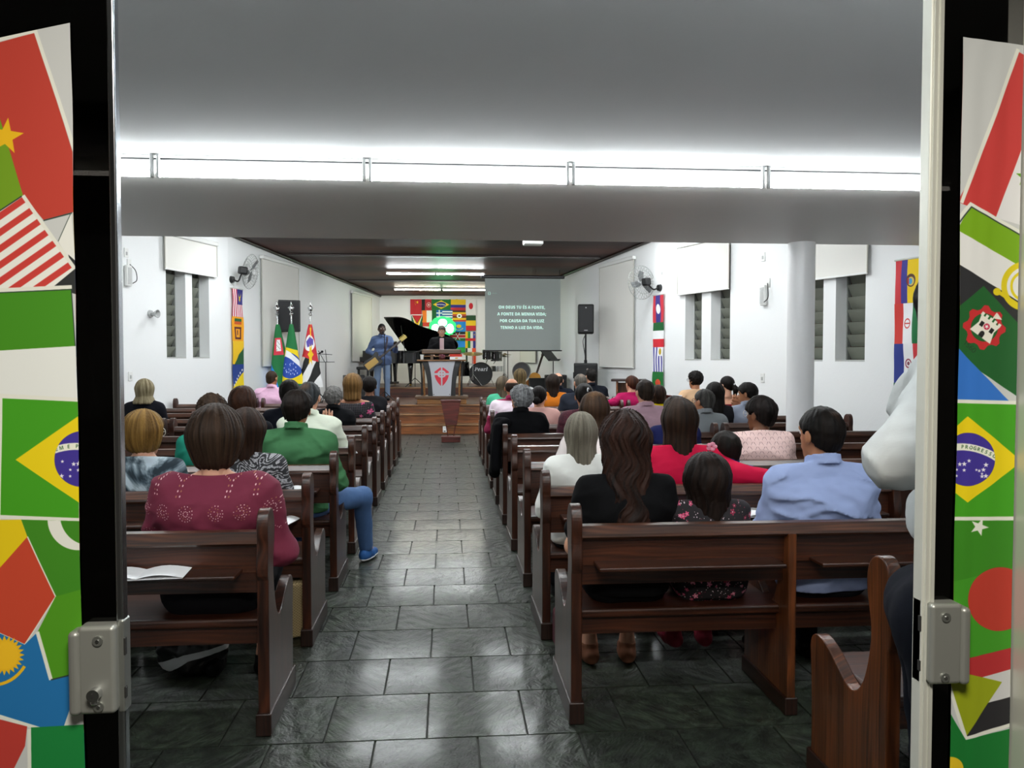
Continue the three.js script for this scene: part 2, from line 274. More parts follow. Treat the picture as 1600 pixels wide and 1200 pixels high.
// ---------- pews ----------
// end panel profile: forward runs to +x, up to +y
function panelShape(tall = true) {
  const s = new THREE.Shape(); s.moveTo(0.0, 0.075);
  if (tall) {
    s.lineTo(-0.004, 0.62); s.lineTo(-0.012, 0.64); s.bezierCurveTo(-0.02, 0.70, 0.006, 0.73, -0.006, 0.79); s.bezierCurveTo(-0.012, 0.86, 0.012, 0.893, 0.045, 0.893); s.bezierCurveTo(0.085, 0.893, 0.115, 0.86, 0.112, 0.80);
    s.bezierCurveTo(0.108, 0.73, 0.075, 0.70, 0.085, 0.62);
  } else { s.lineTo(0.0, 0.76); s.lineTo(0.05, 0.76); s.lineTo(0.09, 0.62); }
  s.bezierCurveTo(0.1, 0.53, 0.13, 0.43, 0.2, 0.42); s.bezierCurveTo(0.27, 0.415, 0.33, 0.505, 0.43, 0.515); s.bezierCurveTo(0.475, 0.518, 0.495, 0.49, 0.49, 0.45); s.bezierCurveTo(0.482, 0.38, 0.47, 0.28, 0.478, 0.075); s.closePath();
  return s;
}
// a panel in pew space: x across, z back, the rear edge at z = 0 and the front at z = -0.49
function panelGeo(x, t, tall) { const g = extrude(panelShape(tall), t - 0.01, 0.005, 2); g.applyMatrix4(new THREE.Matrix4().makeRotationY(Math.PI / 2)).translate(x - t / 2 + 0.005, 0, 0); return uvPanel(g); }
function uvPanel(g) { const p = g.attributes.position, uv = g.attributes.uv; for (let i = 0; i < p.count; i++) uv.setXY(i, p.getY(i), p.getZ(i) + p.getX(i) * 0.4); return g; }
function footGeo(x) { return rbox(0.062, 0.09, 0.52, x, 0.046, -0.24, 0.006); }
const pewKinds = new Map();
function pewGeometry(len) {
  const key = len.toFixed(3); if (pewKinds.has(key)) return pewKinds.get(key);
  const mid = len > 1.6, w = len - 0.09, g = {};
  g.ends = [panelGeo(0.0225, 0.045, true), panelGeo(len - 0.0225, 0.045, true)]; g.feet = [footGeo(0.0225), footGeo(len - 0.0225)];
  g.mid = mid ? panelGeo(len * 0.47, 0.035, false) : null; g.midFoot = mid ? rbox(0.055, 0.075, 0.5, len * 0.47, 0.038, -0.24, 0.006) : null;
  const rail = uvMetres(extrude([[-0.034, 0], [-0.042, 0.008], [-0.04, 0.018], [-0.012, 0.045], [0.01, 0.05], [0.03, 0.042], [0.036, 0.02], [0.036, 0.0]], w, 0.003, 1).rotateY(Math.PI / 2).scale(1, 1, 1));
  rail.translate(0.045, 0.757, -0.05); g.rail = rail;
  g.upper = box(w, 0.13, 0.022, 0.045 + w / 2, 0.705, -0.054).translate(0, 0, 0); g.lower = box(w, 0.085, 0.022, 0.045 + w / 2, 0.60, -0.064);
  const lw = mid ? len * 0.47 - 0.16 : w - 0.16;
  g.ledges = [rbox(lw, 0.018, 0.13, 0.1 + lw / 2, 0.652, 0.024, 0.007)]; if (mid) { const l2 = len * 0.53 - 0.2; g.ledges.push(rbox(l2, 0.018, 0.13, len * 0.47 + 0.09 + l2 / 2, 0.652, 0.024, 0.007)); }
  g.seat = rbox(w, 0.04, 0.4, 0.045 + w / 2, 0.42, -0.29, 0.014); g.apron = box(w, 0.075, 0.025, 0.045 + w / 2, 0.365, -0.13);
  pewKinds.set(key, g); return g;
}
function pew(x0, k, len, label, group, endMat = M.pewEnd) {
  const t = thing('pew', label, 'pew', [x0, 0, -rowD(k)], 0, group), g = pewGeometry(len);
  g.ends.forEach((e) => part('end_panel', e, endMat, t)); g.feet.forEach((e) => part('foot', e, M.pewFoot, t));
  if (g.mid) { part('middle_panel', g.mid, M.pewLit, t); part('foot', g.midFoot, M.pewFoot, t); }  // orange tone of the middle panel stands for light on the wood
  part('top_rail', g.rail, M.pewRail, t); part('back_board', g.upper, M.pew, t); part('back_board', g.lower, M.pew, t);
  g.ledges.forEach((e) => part('book_ledge', e, M.pewEnd, t)); part('seat', g.seat, M.pew, t); part('seat_apron', g.apron, M.pew, t);
  return t;
}
const ORD = ['first', 'second', 'third', 'fourth', 'fifth', 'sixth', 'seventh', 'eighth', 'ninth', 'tenth'];
for (let k = 0; k < 10; k++) {
  pew(-2.72, k, 2.02, 'dark wooden pew left of the aisle, ' + ORD[k] + ' row from the glass doors', 'pews left of the aisle');
  pew(0.505, k, 1.98, 'dark wooden pew right of the aisle, ' + ORD[k] + ' row from the glass doors', 'pews right of the aisle');
  if (k >= 4) pew(k === 9 ? -3.98 : -4.12, k, k === 9 ? 1.21 : 1.35, 'short dark pew by the left wall, ' + ORD[k] + ' row from the glass doors', 'pews along the left wall');
  if (k >= 1) pew(2.54, k, k === 9 ? 1.4 : 1.74, 'dark pew by the right wall, ' + ORD[k] + ' row from the glass doors', 'pews along the right wall');
}
pew(1.305, -0.96, 1.8, 'nearest dark wooden pew on the right, beside the standing man', 'pews right of the aisle', M.pewLit);  // ends are the same wood as other pews, their lit look is coloured in

// papers and books left on the ledges
function booklet(label, x, k, w, h, tilt = 0, mat = M.paper, lift = 0) {
  const t = thing('booklet', label, 'booklet', [x, 0.662 + lift, -rowD(k) + 0.045], tilt, 'papers and books on the pew ledges');
  for (const s of [-1, 1]) { const g = new THREE.PlaneGeometry(w / 2, h, 6, 1).rotateX(-Math.PI / 2).translate(s * w / 4, 0, 0), p = g.attributes.position; for (let i = 0; i < p.count; i++) { const q = Math.abs(p.getX(i)) / (w / 2); p.setY(i, 0.004 + 0.016 * Math.sin(q * Math.PI) * (1 - q * 0.4)); } g.computeVertexNormals(); part('page', g, mat, t); }
  part('cover', box(w * 0.98, 0.004, h * 0.98, 0, 0.002, 0), std(0xd8d9dc, 0.7), t); return t;
}
booklet('open white booklet on the ledge of the nearest left pew', -1.17, 0, 0.34, 0.15, 0.08);
booklet('open booklet on the ledge before the man in blue', 1.58, 1, 0.3, 0.2, -0.15);
booklet('open bible on the ledge before the woman in red', 2.06, 2, 0.3, 0.2, 0.1, std(0xe9e6d8, 0.8, { side: THREE.DoubleSide }));
booklet('white leaflet on the ledge before the woman in patterned blouse', -0.98, 2, 0.22, 0.16, 0.3);
booklet('white leaflet on the ledge before the woman in burgundy', -0.86, 1, 0.18, 0.16, -0.2);
booklet('pale leaflet on the ledge beside the fair-haired woman in white', 0.86, 3, 0.16, 0.15, 0.5);
booklet('small white leaflet on the ledge before the man in cream', -0.86, 4, 0.16, 0.14, 0.2);
// ---------- people: signed distance bodies meshed with surface nets ----------
const cap = (a, b, ra, rb = ra) => { const bx = b[0] - a[0], by = b[1] - a[1], bz = b[2] - a[2], l = bx * bx + by * by + bz * bz || 1e-9; return (x, y, z) => { const px = x - a[0], py = y - a[1], pz = z - a[2]; let t = (px * bx + py * by + pz * bz) / l; t = t < 0 ? 0 : t > 1 ? 1 : t; const dx = px - bx * t, dy = py - by * t, dz = pz - bz * t; return Math.sqrt(dx * dx + dy * dy + dz * dz) - (ra + (rb - ra) * t); }; };
const ell = (c, r) => (x, y, z) => { const px = (x - c[0]) / r[0], py = (y - c[1]) / r[1], pz = (z - c[2]) / r[2], k0 = Math.sqrt(px * px + py * py + pz * pz); const qx = px / r[0], qy = py / r[1], qz = pz / r[2], k1 = Math.sqrt(qx * qx + qy * qy + qz * qz); return k1 < 1e-6 ? -Math.min(...r) : k0 * (k0 - 1) / k1; };
const smin = (a, b, k) => { const h = Math.max(k - Math.abs(a - b), 0) / k; return Math.min(a, b) - h * h * k * 0.25; };
const smax = (a, b, k) => -smin(-a, -b, k);
const union = (list, k) => (x, y, z) => { let d = list[0](x, y, z); for (let i = 1; i < list.length; i++) d = smin(d, list[i](x, y, z), k); return d; };
function meshField(f, min, max, cell) {
  const nx = Math.ceil((max[0] - min[0]) / cell) + 1, ny = Math.ceil((max[1] - min[1]) / cell) + 1, nz = Math.ceil((max[2] - min[2]) / cell) + 1, S = new Float32Array(nx * ny * nz).fill(1), B = 4;
  for (let bz = 0; bz < nz; bz += B) for (let by = 0; by < ny; by += B) for (let bx = 0; bx < nx; bx += B) {
    const c = f(min[0] + (bx + 1.5) * cell, min[1] + (by + 1.5) * cell, min[2] + (bz + 1.5) * cell);
    if (Math.abs(c) > B * cell * 1.5 + 0.02) { if (c < 0) for (let z = bz; z < Math.min(nz, bz + B); z++) for (let y = by; y < Math.min(ny, by + B); y++) for (let x = bx; x < Math.min(nx, bx + B); x++) S[x + nx * (y + ny * z)] = -1; continue; }
    for (let z = bz; z < Math.min(nz, bz + B); z++) for (let y = by; y < Math.min(ny, by + B); y++) for (let x = bx; x < Math.min(nx, bx + B); x++) S[x + nx * (y + ny * z)] = f(min[0] + x * cell, min[1] + y * cell, min[2] + z * cell);
  }
  const id = new Int32Array(nx * ny * nz).fill(-1), pos = [], idx = [], at = (x, y, z) => x + nx * (y + ny * z);
  const E = [[0, 1], [0, 2], [0, 4], [1, 3], [1, 5], [2, 3], [2, 6], [3, 7], [4, 5], [4, 6], [5, 7], [6, 7]], g = new Float64Array(8);
  for (let z = 0; z < nz - 1; z++) for (let y = 0; y < ny - 1; y++) for (let x = 0; x < nx - 1; x++) {
    let m = 0; for (let i = 0; i < 8; i++) { g[i] = S[at(x + (i & 1), y + ((i >> 1) & 1), z + (i >> 2))]; if (g[i] < 0) m |= 1 << i; }
    if (m === 0 || m === 255) continue;
    let sx = 0, sy = 0, sz = 0, n = 0;
    for (const [a, b] of E) { if ((g[a] < 0) === (g[b] < 0)) continue; const t = g[a] / (g[a] - g[b]); sx += (a & 1) + t * ((b & 1) - (a & 1)); sy += ((a >> 1) & 1) + t * (((b >> 1) & 1) - ((a >> 1) & 1)); sz += (a >> 2) + t * ((b >> 2) - (a >> 2)); n++; }
    id[at(x, y, z)] = pos.length / 3; pos.push(min[0] + (x + sx / n) * cell, min[1] + (y + sy / n) * cell, min[2] + (z + sz / n) * cell);
  }
  const quad = (a, b, c, d, flip) => { if (a < 0 || b < 0 || c < 0 || d < 0) return; if (flip) idx.push(a, c, b, a, d, c); else idx.push(a, b, c, a, c, d); };
  for (let z = 1; z < nz - 1; z++) for (let y = 1; y < ny - 1; y++) for (let x = 1; x < nx - 1; x++) {
    const s = S[at(x, y, z)] < 0;
    if (s !== S[at(x + 1, y, z)] < 0) quad(id[at(x, y - 1, z - 1)], id[at(x, y, z - 1)], id[at(x, y, z)], id[at(x, y - 1, z)], !s);
    if (s !== S[at(x, y + 1, z)] < 0) quad(id[at(x - 1, y, z - 1)], id[at(x - 1, y, z)], id[at(x, y, z)], id[at(x, y, z - 1)], !s);
    if (s !== S[at(x, y, z + 1)] < 0) quad(id[at(x - 1, y - 1, z)], id[at(x, y - 1, z)], id[at(x, y, z)], id[at(x - 1, y, z)], !s);
  }
  const geo = new THREE.BufferGeometry(); geo.setAttribute('position', new THREE.Float32BufferAttribute(pos, 3)); geo.setIndex(idx); geo.computeVertexNormals(); return geo;
}
const uvPlanar = (g) => { const p = g.attributes.position, uv = new Float32Array(p.count * 2); for (let i = 0; i < p.count; i++) { uv[i * 2] = p.getX(i) + p.getZ(i) * 0.15; uv[i * 2 + 1] = p.getY(i) + p.getZ(i) * 0.2; } g.setAttribute('uv', new THREE.BufferAttribute(uv, 2)); return g; };
const lerp3 = (a, b, t) => [a[0] + (b[0] - a[0]) * t, a[1] + (b[1] - a[1]) * t, a[2] + (b[2] - a[2]) * t];

// joints of a person sitting on a pew; faces -z, seat at 0.44, the head's crown at `top`
function seated(o) {
  const s = (o.top - 0.44) / 0.835, k = Math.min(1, s), w = (o.w || 1) * (0.35 + 0.65 * k), sy = 0.44, Y = (h) => sy + h * s, lean = o.lean || 0, Z = (h) => -0.02 - lean * h, J = { s, w, sitting: true };
  const hs = 0.6 + 0.4 * k; J.hs = hs * (o.headScale || 1);
  J.hip = [0, sy + 0.095 * k, 0]; J.waist = [0, Y(0.22), Z(0.1)]; J.chest = [0, Y(0.41), Z(0.35)]; J.sh = Y(0.535); J.shZ = Z(0.535); J.neck = [0, Y(0.585), Z(0.6) - 0.0];
  J.head = [o.headX || 0, o.top - 0.117 * J.hs, Z(0.72) - 0.03 * k]; J.L = []; J.side = {};
  for (const d of [-1, 1]) {
    const c = o.arms && o.arms[d < 0 ? 0 : 1], shp = [d * 0.172 * w, J.sh - 0.035 * k, J.shZ];
    const el = c ? c[0] : [d * 0.235 * w, Y(0.22), J.shZ - 0.05], wr = c ? c[1] : [d * 0.11 * w, sy + 0.19 * k, -0.27 * k - 0.02];
    const hd = c && c[2] ? c[2] : [-d * 0.5, -0.35, -0.8];
    const lg = o.legs && o.legs[d < 0 ? 0 : 1], kn = lg ? lg[0] : [d * 0.1 * w, sy + 0.075 * k, -0.42 * k], an = lg ? lg[1] : [d * 0.1 * w, Math.max(0.085, sy - 0.4 * k + 0.04), -0.40 * k - 0.0], to = lg ? lg[2] : [an[0] + d * 0.015, an[1] - 0.05, an[2] - 0.15 * k];
    J.side[d] = { sh: shp, el, wr, hd, hip: [d * 0.085 * w, J.hip[1] - 0.015, -0.02], kn, an, to };
  }
  return J;
}
function standing(o) {
  const H = o.height, s = H / 1.72, w = o.w || 1, Y = (h) => h * s, J = { s, w, hs: 1, sitting: false };
  const hb = o.hipBack || 0; J.hip = [0, Y(o.hipY || 0.93), hb]; J.hipZ = hb * 0.2; J.waist = [0, Y(1.07), hb * 0.4]; J.chest = [0, Y(1.27), 0.005]; J.sh = Y(1.405); J.shZ = 0.01 + (o.shBack || 0); J.neck = [0, Y(1.455), 0.0]; J.head = [0, H - 0.117, -0.02]; J.side = {};
  for (const d of [-1, 1]) {
    const c = o.arms && o.arms[d < 0 ? 0 : 1], shp = [d * 0.178 * w, J.sh - 0.035, J.shZ];
    const el = c ? c[0] : [d * 0.25 * w, Y(1.12), 0.02], wr = c ? c[1] : [d * 0.25 * w, Y(0.87), -0.06], hd = c && c[2] ? c[2] : [0, -1, -0.15];
    J.side[d] = { sh: shp, el, wr, hd, hip: [d * 0.09, Y((o.hipY || 0.93) - 0.03), hb], kn: [d * 0.105, Y(0.5), -0.015 + hb * 0.7], an: [d * 0.115, 0.09, 0.02], to: [d * 0.14, 0.045, -0.13] };
  }
  return J;
}
function handPrims(wr, hd, d, s = 1) {
  const f = V(...hd).normalize(); let up = Math.abs(f.y) > 0.9 ? V(0, 0, 1) : V(0, 1, 0); const sd = V(0, 0, 0).crossVectors(f, up).normalize(); up = V(0, 0, 0).crossVectors(sd, f).normalize();
  const P = (a, b, c) => [wr[0] + (f.x * a + sd.x * b + up.x * c) * s, wr[1] + (f.y * a + sd.y * b + up.y * c) * s, wr[2] + (f.z * a + sd.z * b + up.z * c) * s], L = [];
  L.push(cap(P(0, 0, 0), P(0.04, 0, 0), 0.025 * s, 0.02 * s), cap(P(0.045, -0.026, 0), P(0.045, 0.026, 0), 0.017 * s), cap(P(0.075, -0.03, 0), P(0.075, 0.03, 0), 0.014 * s));
  const fingers = [[-0.032, 0.036], [-0.011, 0.044], [0.011, 0.04], [0.031, 0.03]];
  for (const [b, l] of fingers) { const a = P(0.08, b, 0), m = P(0.08 + l * 0.95, b * 1.08, -0.012), e = P(0.08 + l * 1.5, b * 1.1, -0.036); L.push(cap(a, m, 0.0095 * s, 0.0088 * s), cap(m, e, 0.0088 * s, 0.0078 * s)); }
  const q = d > 0 ? -1 : 1; const a = P(0.022, q * 0.024, -0.004), m = P(0.052, q * 0.05, -0.018), e = P(0.08, q * 0.056, -0.03); L.push(cap(a, m, 0.013 * s, 0.011 * s), cap(m, e, 0.011 * s, 0.009 * s));
  return L;
}
function headFrame(J, o) {
  const q = new THREE.Quaternion().setFromEuler(new THREE.Euler(o.headPitch || 0, o.headYaw || 0, o.headRoll || 0, 'YXZ')), inv = q.clone().invert(), e = new THREE.Matrix4().makeRotationFromQuaternion(inv).elements, h = J.head, s = 1 / J.hs;
  const to = (x, y, z) => { const px = (x - h[0]) * s, py = (y - h[1]) * s, pz = (z - h[2]) * s; return [e[0] * px + e[4] * py + e[8] * pz, e[1] * px + e[5] * py + e[9] * pz, e[2] * px + e[6] * py + e[10] * pz]; };
  const from = (p) => { const v = V(...p).multiplyScalar(J.hs).applyQuaternion(q); return [v.x + h[0], v.y + h[1], v.z + h[2]]; };
  return { to, from, q };
}
const skullE = ell([0, 0.028, 0.012], [0.076, 0.089, 0.095]);
const headLocal = (() => {
  const soft = union([skullE, ell([0, -0.04, -0.018], [0.058, 0.074, 0.07]), cap([0, -0.098, -0.062], [0, -0.1, -0.058], 0.02)], 0.035);
  const detail = union([cap([0, 0.022, -0.083], [0, -0.02, -0.1], 0.008, 0.012), cap([-0.012, -0.024, -0.092], [0.012, -0.024, -0.092], 0.008), cap([-0.045, 0.032, -0.066], [0.045, 0.032, -0.066], 0.013), cap([-0.019, -0.058, -0.08], [0.019, -0.058, -0.08], 0.008)], 0.012);
  const earL = union([ell([-0.083, -0.006, 0.012], [0.009, 0.032, 0.02]), ell([0.083, -0.006, 0.012], [0.009, 0.032, 0.02])], 0.005);
  const eyes = union([ell([-0.031, 0.008, -0.086], [0.017, 0.011, 0.012]), ell([0.031, 0.008, -0.086], [0.017, 0.011, 0.012])], 0.005);
  return (x, y, z) => { let d = smin(soft(x, y, z), detail(x, y, z), 0.014); d = smin(d, earL(x, y, z), 0.008); return smax(d, -eyes(x, y, z), 0.008); };
})();
// hair styles in head space (x right, y up, z to the back of the head)
function hairField(h) {
  const sty = h.style, len = h.len || 0.14, amp = h.amp ?? 0.006, wave = h.wave || 0, seed = h.seed || 1, vol = h.vol || 0;
  const strand = (x, y, z) => { const a = Math.atan2(x, z) + wave * Math.sin(y * 34 + seed + Math.sin(x * 22) * 1.3); return amp * (0.7 * N(x * 11 + seed, y * 9, z * 11) + N(a * 5.5, y * 3.2, seed) + 0.6 * N(a * 17, y * 5, seed + 4)) + 0.0022 * N(a * 44, y * 9, seed + 9); };
  const curl = (x, y, z) => 0.011 * N(x * 42 + seed, y * 42, z * 42) + 0.006 * N(x * 90, y * 90 + seed, z * 90);
  const cap0 = (t) => ell([0, 0.03, 0.014], [0.078 + t, 0.09 + t, 0.098 + t]);
  const ears = union([ell([-0.088, -0.008, 0.008], [0.024, 0.036, 0.026]), ell([0.088, -0.008, 0.008], [0.024, 0.036, 0.026])], 0.004);
  const linePl = (x, y, z, o = 0) => -(y + 0.78 * z + 0.004 + o) * 0.79;
  if (sty === 'short' || sty === 'buzz' || sty === 'crop') {
    const t = sty === 'buzz' ? 0.003 : h.thick || 0.011, c = cap0(t), nape = ell([0, -0.03, 0.05], [0.064 + t * 0.5, 0.07, 0.05 + t * 0.5]);
    return (x, y, z) => { let d = smin(c(x, y, z), nape(x, y, z), 0.02); const side = Math.max(Math.abs(x) - 0.2, 0); d = smax(d, linePl(x, y, z, 0.0 + side), 0.006); d = smax(d, -(y + 0.088), 0.004); d = smax(d, -ears(x, y, z), 0.006); return d + (sty === 'buzz' ? 0 : strand(x, y, z) * 0.7 + 0.004 * N(x * 30, y * 30 + seed, z * 30)); };
  }
  if (sty === 'bald') { const c = cap0(0.0055); return (x, y, z) => { let d = smax(c(x, y, z), linePl(x, y, z), 0.006); d = smax(d, y - 0.05 + 0.25 * Math.max(0, -z) - 0.02 * (z > 0.05 ? 1 : 0), 0.008); return smax(d, -(y + 0.085), 0.004); }; }
  if (sty === 'curly') { const c = cap0(0.024 + vol), lower = ell([0, -0.03 - len * 0.3, 0.04], [0.095 + vol, 0.08 + len * 0.5, 0.075]); return (x, y, z) => { let d = smin(c(x, y, z), len > 0.05 ? lower(x, y, z) : 1, 0.03); d = smax(d, Math.min(linePl(x, y, z, 0.0), -(z + 0.015)), 0.012); return smax(d, -(y + 0.09 + len * 0.6), 0.02) + curl(x, y, z) + strand(x, y, z) * 0.5; }; }
  if (sty === 'bun' || sty === 'pony' || sty === 'updo') {
    const c = cap0(0.011), nape = ell([0, -0.035, 0.045], [0.06, 0.06, 0.05]);
    const extra = sty === 'bun' ? ell([0, h.bunY ?? -0.01, 0.125], [0.045, 0.042, 0.036]) : sty === 'updo' ? ell([0, 0.02, 0.075], [0.075, 0.095, 0.075]) : union([cap([0.01, 0.005, 0.115], [0.03, -0.05, 0.14], 0.03, 0.038), cap([0.03, -0.05, 0.14], [0.035, -0.16, 0.115], 0.038, 0.016)], 0.02);
    return (x, y, z) => { let d = smin(c(x, y, z), nape(x, y, z), 0.02); d = smax(d, linePl(x, y, z), 0.006); d = smin(d, extra(x, y, z), 0.012); return d + strand(x, y, z) * 0.6; };
  }
  // bob, layered and long hair: a cap and a curtain that hangs behind and beside the face
  const c = cap0(0.022 + vol), w0 = 0.09 + vol + (h.wide || 0), flare = h.flare || 0;
  return (x, y, z) => {
    let d = c(x, y, z);
    const down = Math.max(0, 0.03 - y), f = flare * Math.max(0, down - len * 0.6), tap = 1 - Math.min(0.35, (h.taper || 0) * down), rx = (w0 + f) * tap, rz = (0.085 + vol + f) * (h.long ? Math.max(0.5, 1 - down * 1.3) : tap), zc = 0.028 + (h.long ? Math.min(0.09, down * 0.22) : 0);
    const k = Math.sqrt((x / rx) ** 2 + ((z - zc) / rz) ** 2); let cur = (k - 1) * Math.min(rx, rz);
    cur = smax(cur, y - 0.04, 0.03); cur = smax(cur, -(y + len + 0.004 * N(Math.atan2(x, z) * 14, seed, 2)), 0.03 + (h.round || 0));
    d = smin(d, cur, 0.03);
    const face = Math.min(-(y * 0.8 + 0.62 * z + 0.0), -(z + (h.front ?? 0.035)) * -1 > 0 ? 1 : -(z + (h.front ?? 0.035)));
    const keep = Math.min(-(y + 0.9 * z + 0.01) * 0.74, -(z + (h.front ?? 0.035)));
    d = smax(d, keep, 0.014);
    return d + strand(x, y, z);
  };
}
const skinMats = new Map(), flat = new Map();
function mat(color, rough = 0.85, extra) { if (extra) return std(color, rough, extra); const k = color + '/' + rough; if (!flat.has(k)) flat.set(k, phys(color, rough, { specularIntensity: 0.25, bumpMap: rep(clothBump, 9), bumpScale: 0.0004 })); return flat.get(k); }
const SKIN = { light: 0xc9957a, tan: 0xa9714f, brown: 0x74492f, dark: 0x432a1e };
const skinMat = (n) => { if (!skinMats.has(n)) skinMats.set(n, phys(SKIN[n], 0.5, { sheen: 0.15 })); return skinMats.get(n); };
function boundsOf(pts, pad) { const a = [1e9, 1e9, 1e9], b = [-1e9, -1e9, -1e9]; for (const p of pts) for (let i = 0; i < 3; i++) { a[i] = Math.min(a[i], p[i] - pad); b[i] = Math.max(b[i], p[i] + pad); } return [a, b]; }

function person(o, J, pos, turn = 0) {
  const q = o.q || 1, root = thing('person', o.label, 'person', pos, turn, o.group), w = J.w, fat = o.fat || 1, sc = Math.min(1, 0.45 + 0.55 * Math.min(1, J.s)), S = J.side, seed = o.seed || 1;
  const torso = (inf) => [cap([-0.035, J.sh + 0.03 * sc, J.shZ], [-0.152 * w, J.sh - 0.022 * sc, J.shZ], 0.05 * sc + inf, 0.052 * sc + inf), cap([0.035, J.sh + 0.03 * sc, J.shZ], [0.152 * w, J.sh - 0.022 * sc, J.shZ], 0.05 * sc + inf, 0.052 * sc + inf), cap([-0.115 * w, J.sh - 0.075 * sc, J.shZ + 0.004], [0.115 * w, J.sh - 0.075 * sc, J.shZ + 0.004], 0.075 * sc + inf),
    cap([-0.08 * w, J.chest[1], J.chest[2]], [0.08 * w, J.chest[1], J.chest[2]], 0.112 * sc * (0.5 + 0.5 * fat) + inf), cap([-0.07 * w * fat, J.waist[1], J.waist[2]], [0.07 * w * fat, J.waist[1], J.waist[2]], 0.107 * sc * fat + inf), cap([-0.075 * w, J.hip[1], J.hipZ ?? J.hip[2]], [0.075 * w, J.hip[1], J.hipZ ?? J.hip[2]], 0.118 * sc * (0.6 + 0.4 * fat) + inf)];
  const upArm = (d, inf) => cap(S[d].sh, S[d].el, 0.05 * sc + inf, 0.04 * sc + inf), loArm = (d, inf, t = 1) => cap(S[d].el, lerp3(S[d].el, S[d].wr, t), 0.04 * sc + inf, (0.04 + (0.027 - 0.04) * t) * sc + inf);
  const legs = (inf, t = 1) => [-1, 1].flatMap((d) => [cap(S[d].hip, S[d].kn, 0.08 * sc + inf, 0.058 * sc + inf), cap(S[d].kn, lerp3(S[d].kn, S[d].an, t), 0.056 * sc + inf, (0.056 - 0.018 * t) * sc + inf)]);
  const allPts = [J.hip, J.waist, J.chest, J.neck, ...[-1, 1].flatMap((d) => [S[d].sh, S[d].el, S[d].wr, S[d].hip, S[d].kn, S[d].an, S[d].to])];
  const HF = headFrame(J, o);
  // skin: trunk and limbs, with the head and the hands on finer grids
  {
    const body = union([...torso(-0.02), cap([J.neck[0], J.neck[1] - 0.02, J.neck[2]], lerp3(J.neck, J.head, 0.6), 0.05 * J.hs), ...[-1, 1].flatMap((d) => [upArm(d, -0.003), loArm(d, -0.001), cap(S[d].an, lerp3(S[d].an, S[d].to, 0.55), 0.032 * sc, 0.024 * sc)]), ...legs(-0.004)], 0.035);
    const [a, b] = boundsOf([...allPts], 0.15 * 1.1), gs = [];
    b[1] = J.neck[1] + 0.03; gs.push(meshField(body, a, b, 0.014 * q));
    const neck = cap([J.neck[0], J.neck[1] - 0.03, J.neck[2] + 0.005], [HF.from([0, -0.05, 0.025])[0], HF.from([0, -0.05, 0.025])[1], HF.from([0, -0.05, 0.025])[2]], 0.056 * J.hs, 0.049 * J.hs);
    const head = (x, y, z) => { const p = HF.to(x, y, z); return smin(headLocal(p[0], p[1], p[2]) * J.hs, neck(x, y, z), 0.025); };
    const R = 0.135 * J.hs; gs.push(meshField(head, [J.head[0] - R, J.neck[1] - 0.03, J.head[2] - R], [J.head[0] + R, J.head[1] + R, J.head[2] + R], (o.face ? 0.0042 : 0.0062) * Math.sqrt(q)));
    for (const d of [-1, 1]) { const H = union(handPrims(S[d].wr, S[d].hd, d, sc), 0.006), c = S[d].wr, r = 0.17; gs.push(meshField(H, [c[0] - r, c[1] - r, c[2] - r], [c[0] + r, c[1] + r, c[2] + r], 0.0065 * Math.sqrt(q))); }
    const g = mergeGeometries(gs); part('body', g, skinMat(o.skin || 'tan'), root);
    {
      for (const d of [-1, 1]) { const e = HF.from([d * 0.031, 0.008, -0.0765]); part('eye', new THREE.SphereGeometry(0.0105, 12, 10).translate(...e), std(0xe8e4df, 0.25), root); const p2 = HF.from([d * 0.031, 0.008, -0.0865]); part('iris', new THREE.SphereGeometry(0.0042, 8, 6).translate(...p2), std(0x20150e, 0.2), root); part('eyebrow', rod(HF.from([d * 0.018, 0.04, -0.084]), HF.from([d * 0.05, 0.038, -0.069]), 0.0045, 6), std(0x1d1611, 0.9), root); }
      part('lips', rod(HF.from([-0.02, -0.058, -0.0865]), HF.from([0.02, -0.058, -0.0865]), 0.0055, 6), std(0x6e3a33, 0.6), root);
    }
  }
  // top garment
  const T = o.topWear, sleeve = T.sleeve ?? 1, inf = T.inf ?? 0.014, sInf = T.sleeveInf ?? inf;
  {
    const list = torso(inf); if (!J.sitting) list.push(cap([-0.075 * w, J.hip[1] - (T.hang || 0.05), J.hipZ], [0.075 * w, J.hip[1] - (T.hang || 0.05), J.hipZ], 0.115 * (0.6 + 0.4 * fat) + inf));
    for (const d of [-1, 1]) { if (sleeve > 0) list.push(sleeve < 0.5 ? cap(S[d].sh, lerp3(S[d].sh, S[d].el, sleeve * 2), 0.054 * sc + sInf, 0.05 * sc + sInf) : upArm(d, sInf)); if (sleeve > 0.5) list.push(loArm(d, sInf, (sleeve - 0.5) * 1.86)); }
    const base = union(list, 0.045), neckY = J.neck[1] + (T.neck ?? 0.0), slope = T.neckSlope ?? 0.35, f1 = 5 + (o.w || 1), fold0 = T.fold ?? 0.006;
    const low = J.sitting ? J.hip[1] - 0.06 + (T.hem || 0) : J.hip[1] - 0.07 - (T.hang || 0.05) + (T.hem || 0);
    const collar = T.collar ? (x, y, z) => { const px = x - J.neck[0], pz = z - J.neck[2] - 0.005, r = Math.sqrt(px * px + pz * pz * 0.85), dy = y - (J.neck[1] + 0.018 + 0.25 * (z - J.neck[2])), a = Math.abs(r - (0.068 + 0.35 * Math.max(0, -dy)) * J.hs) - 0.0085, b = Math.abs(dy) - 0.024; return Math.max(a, b); } : null;
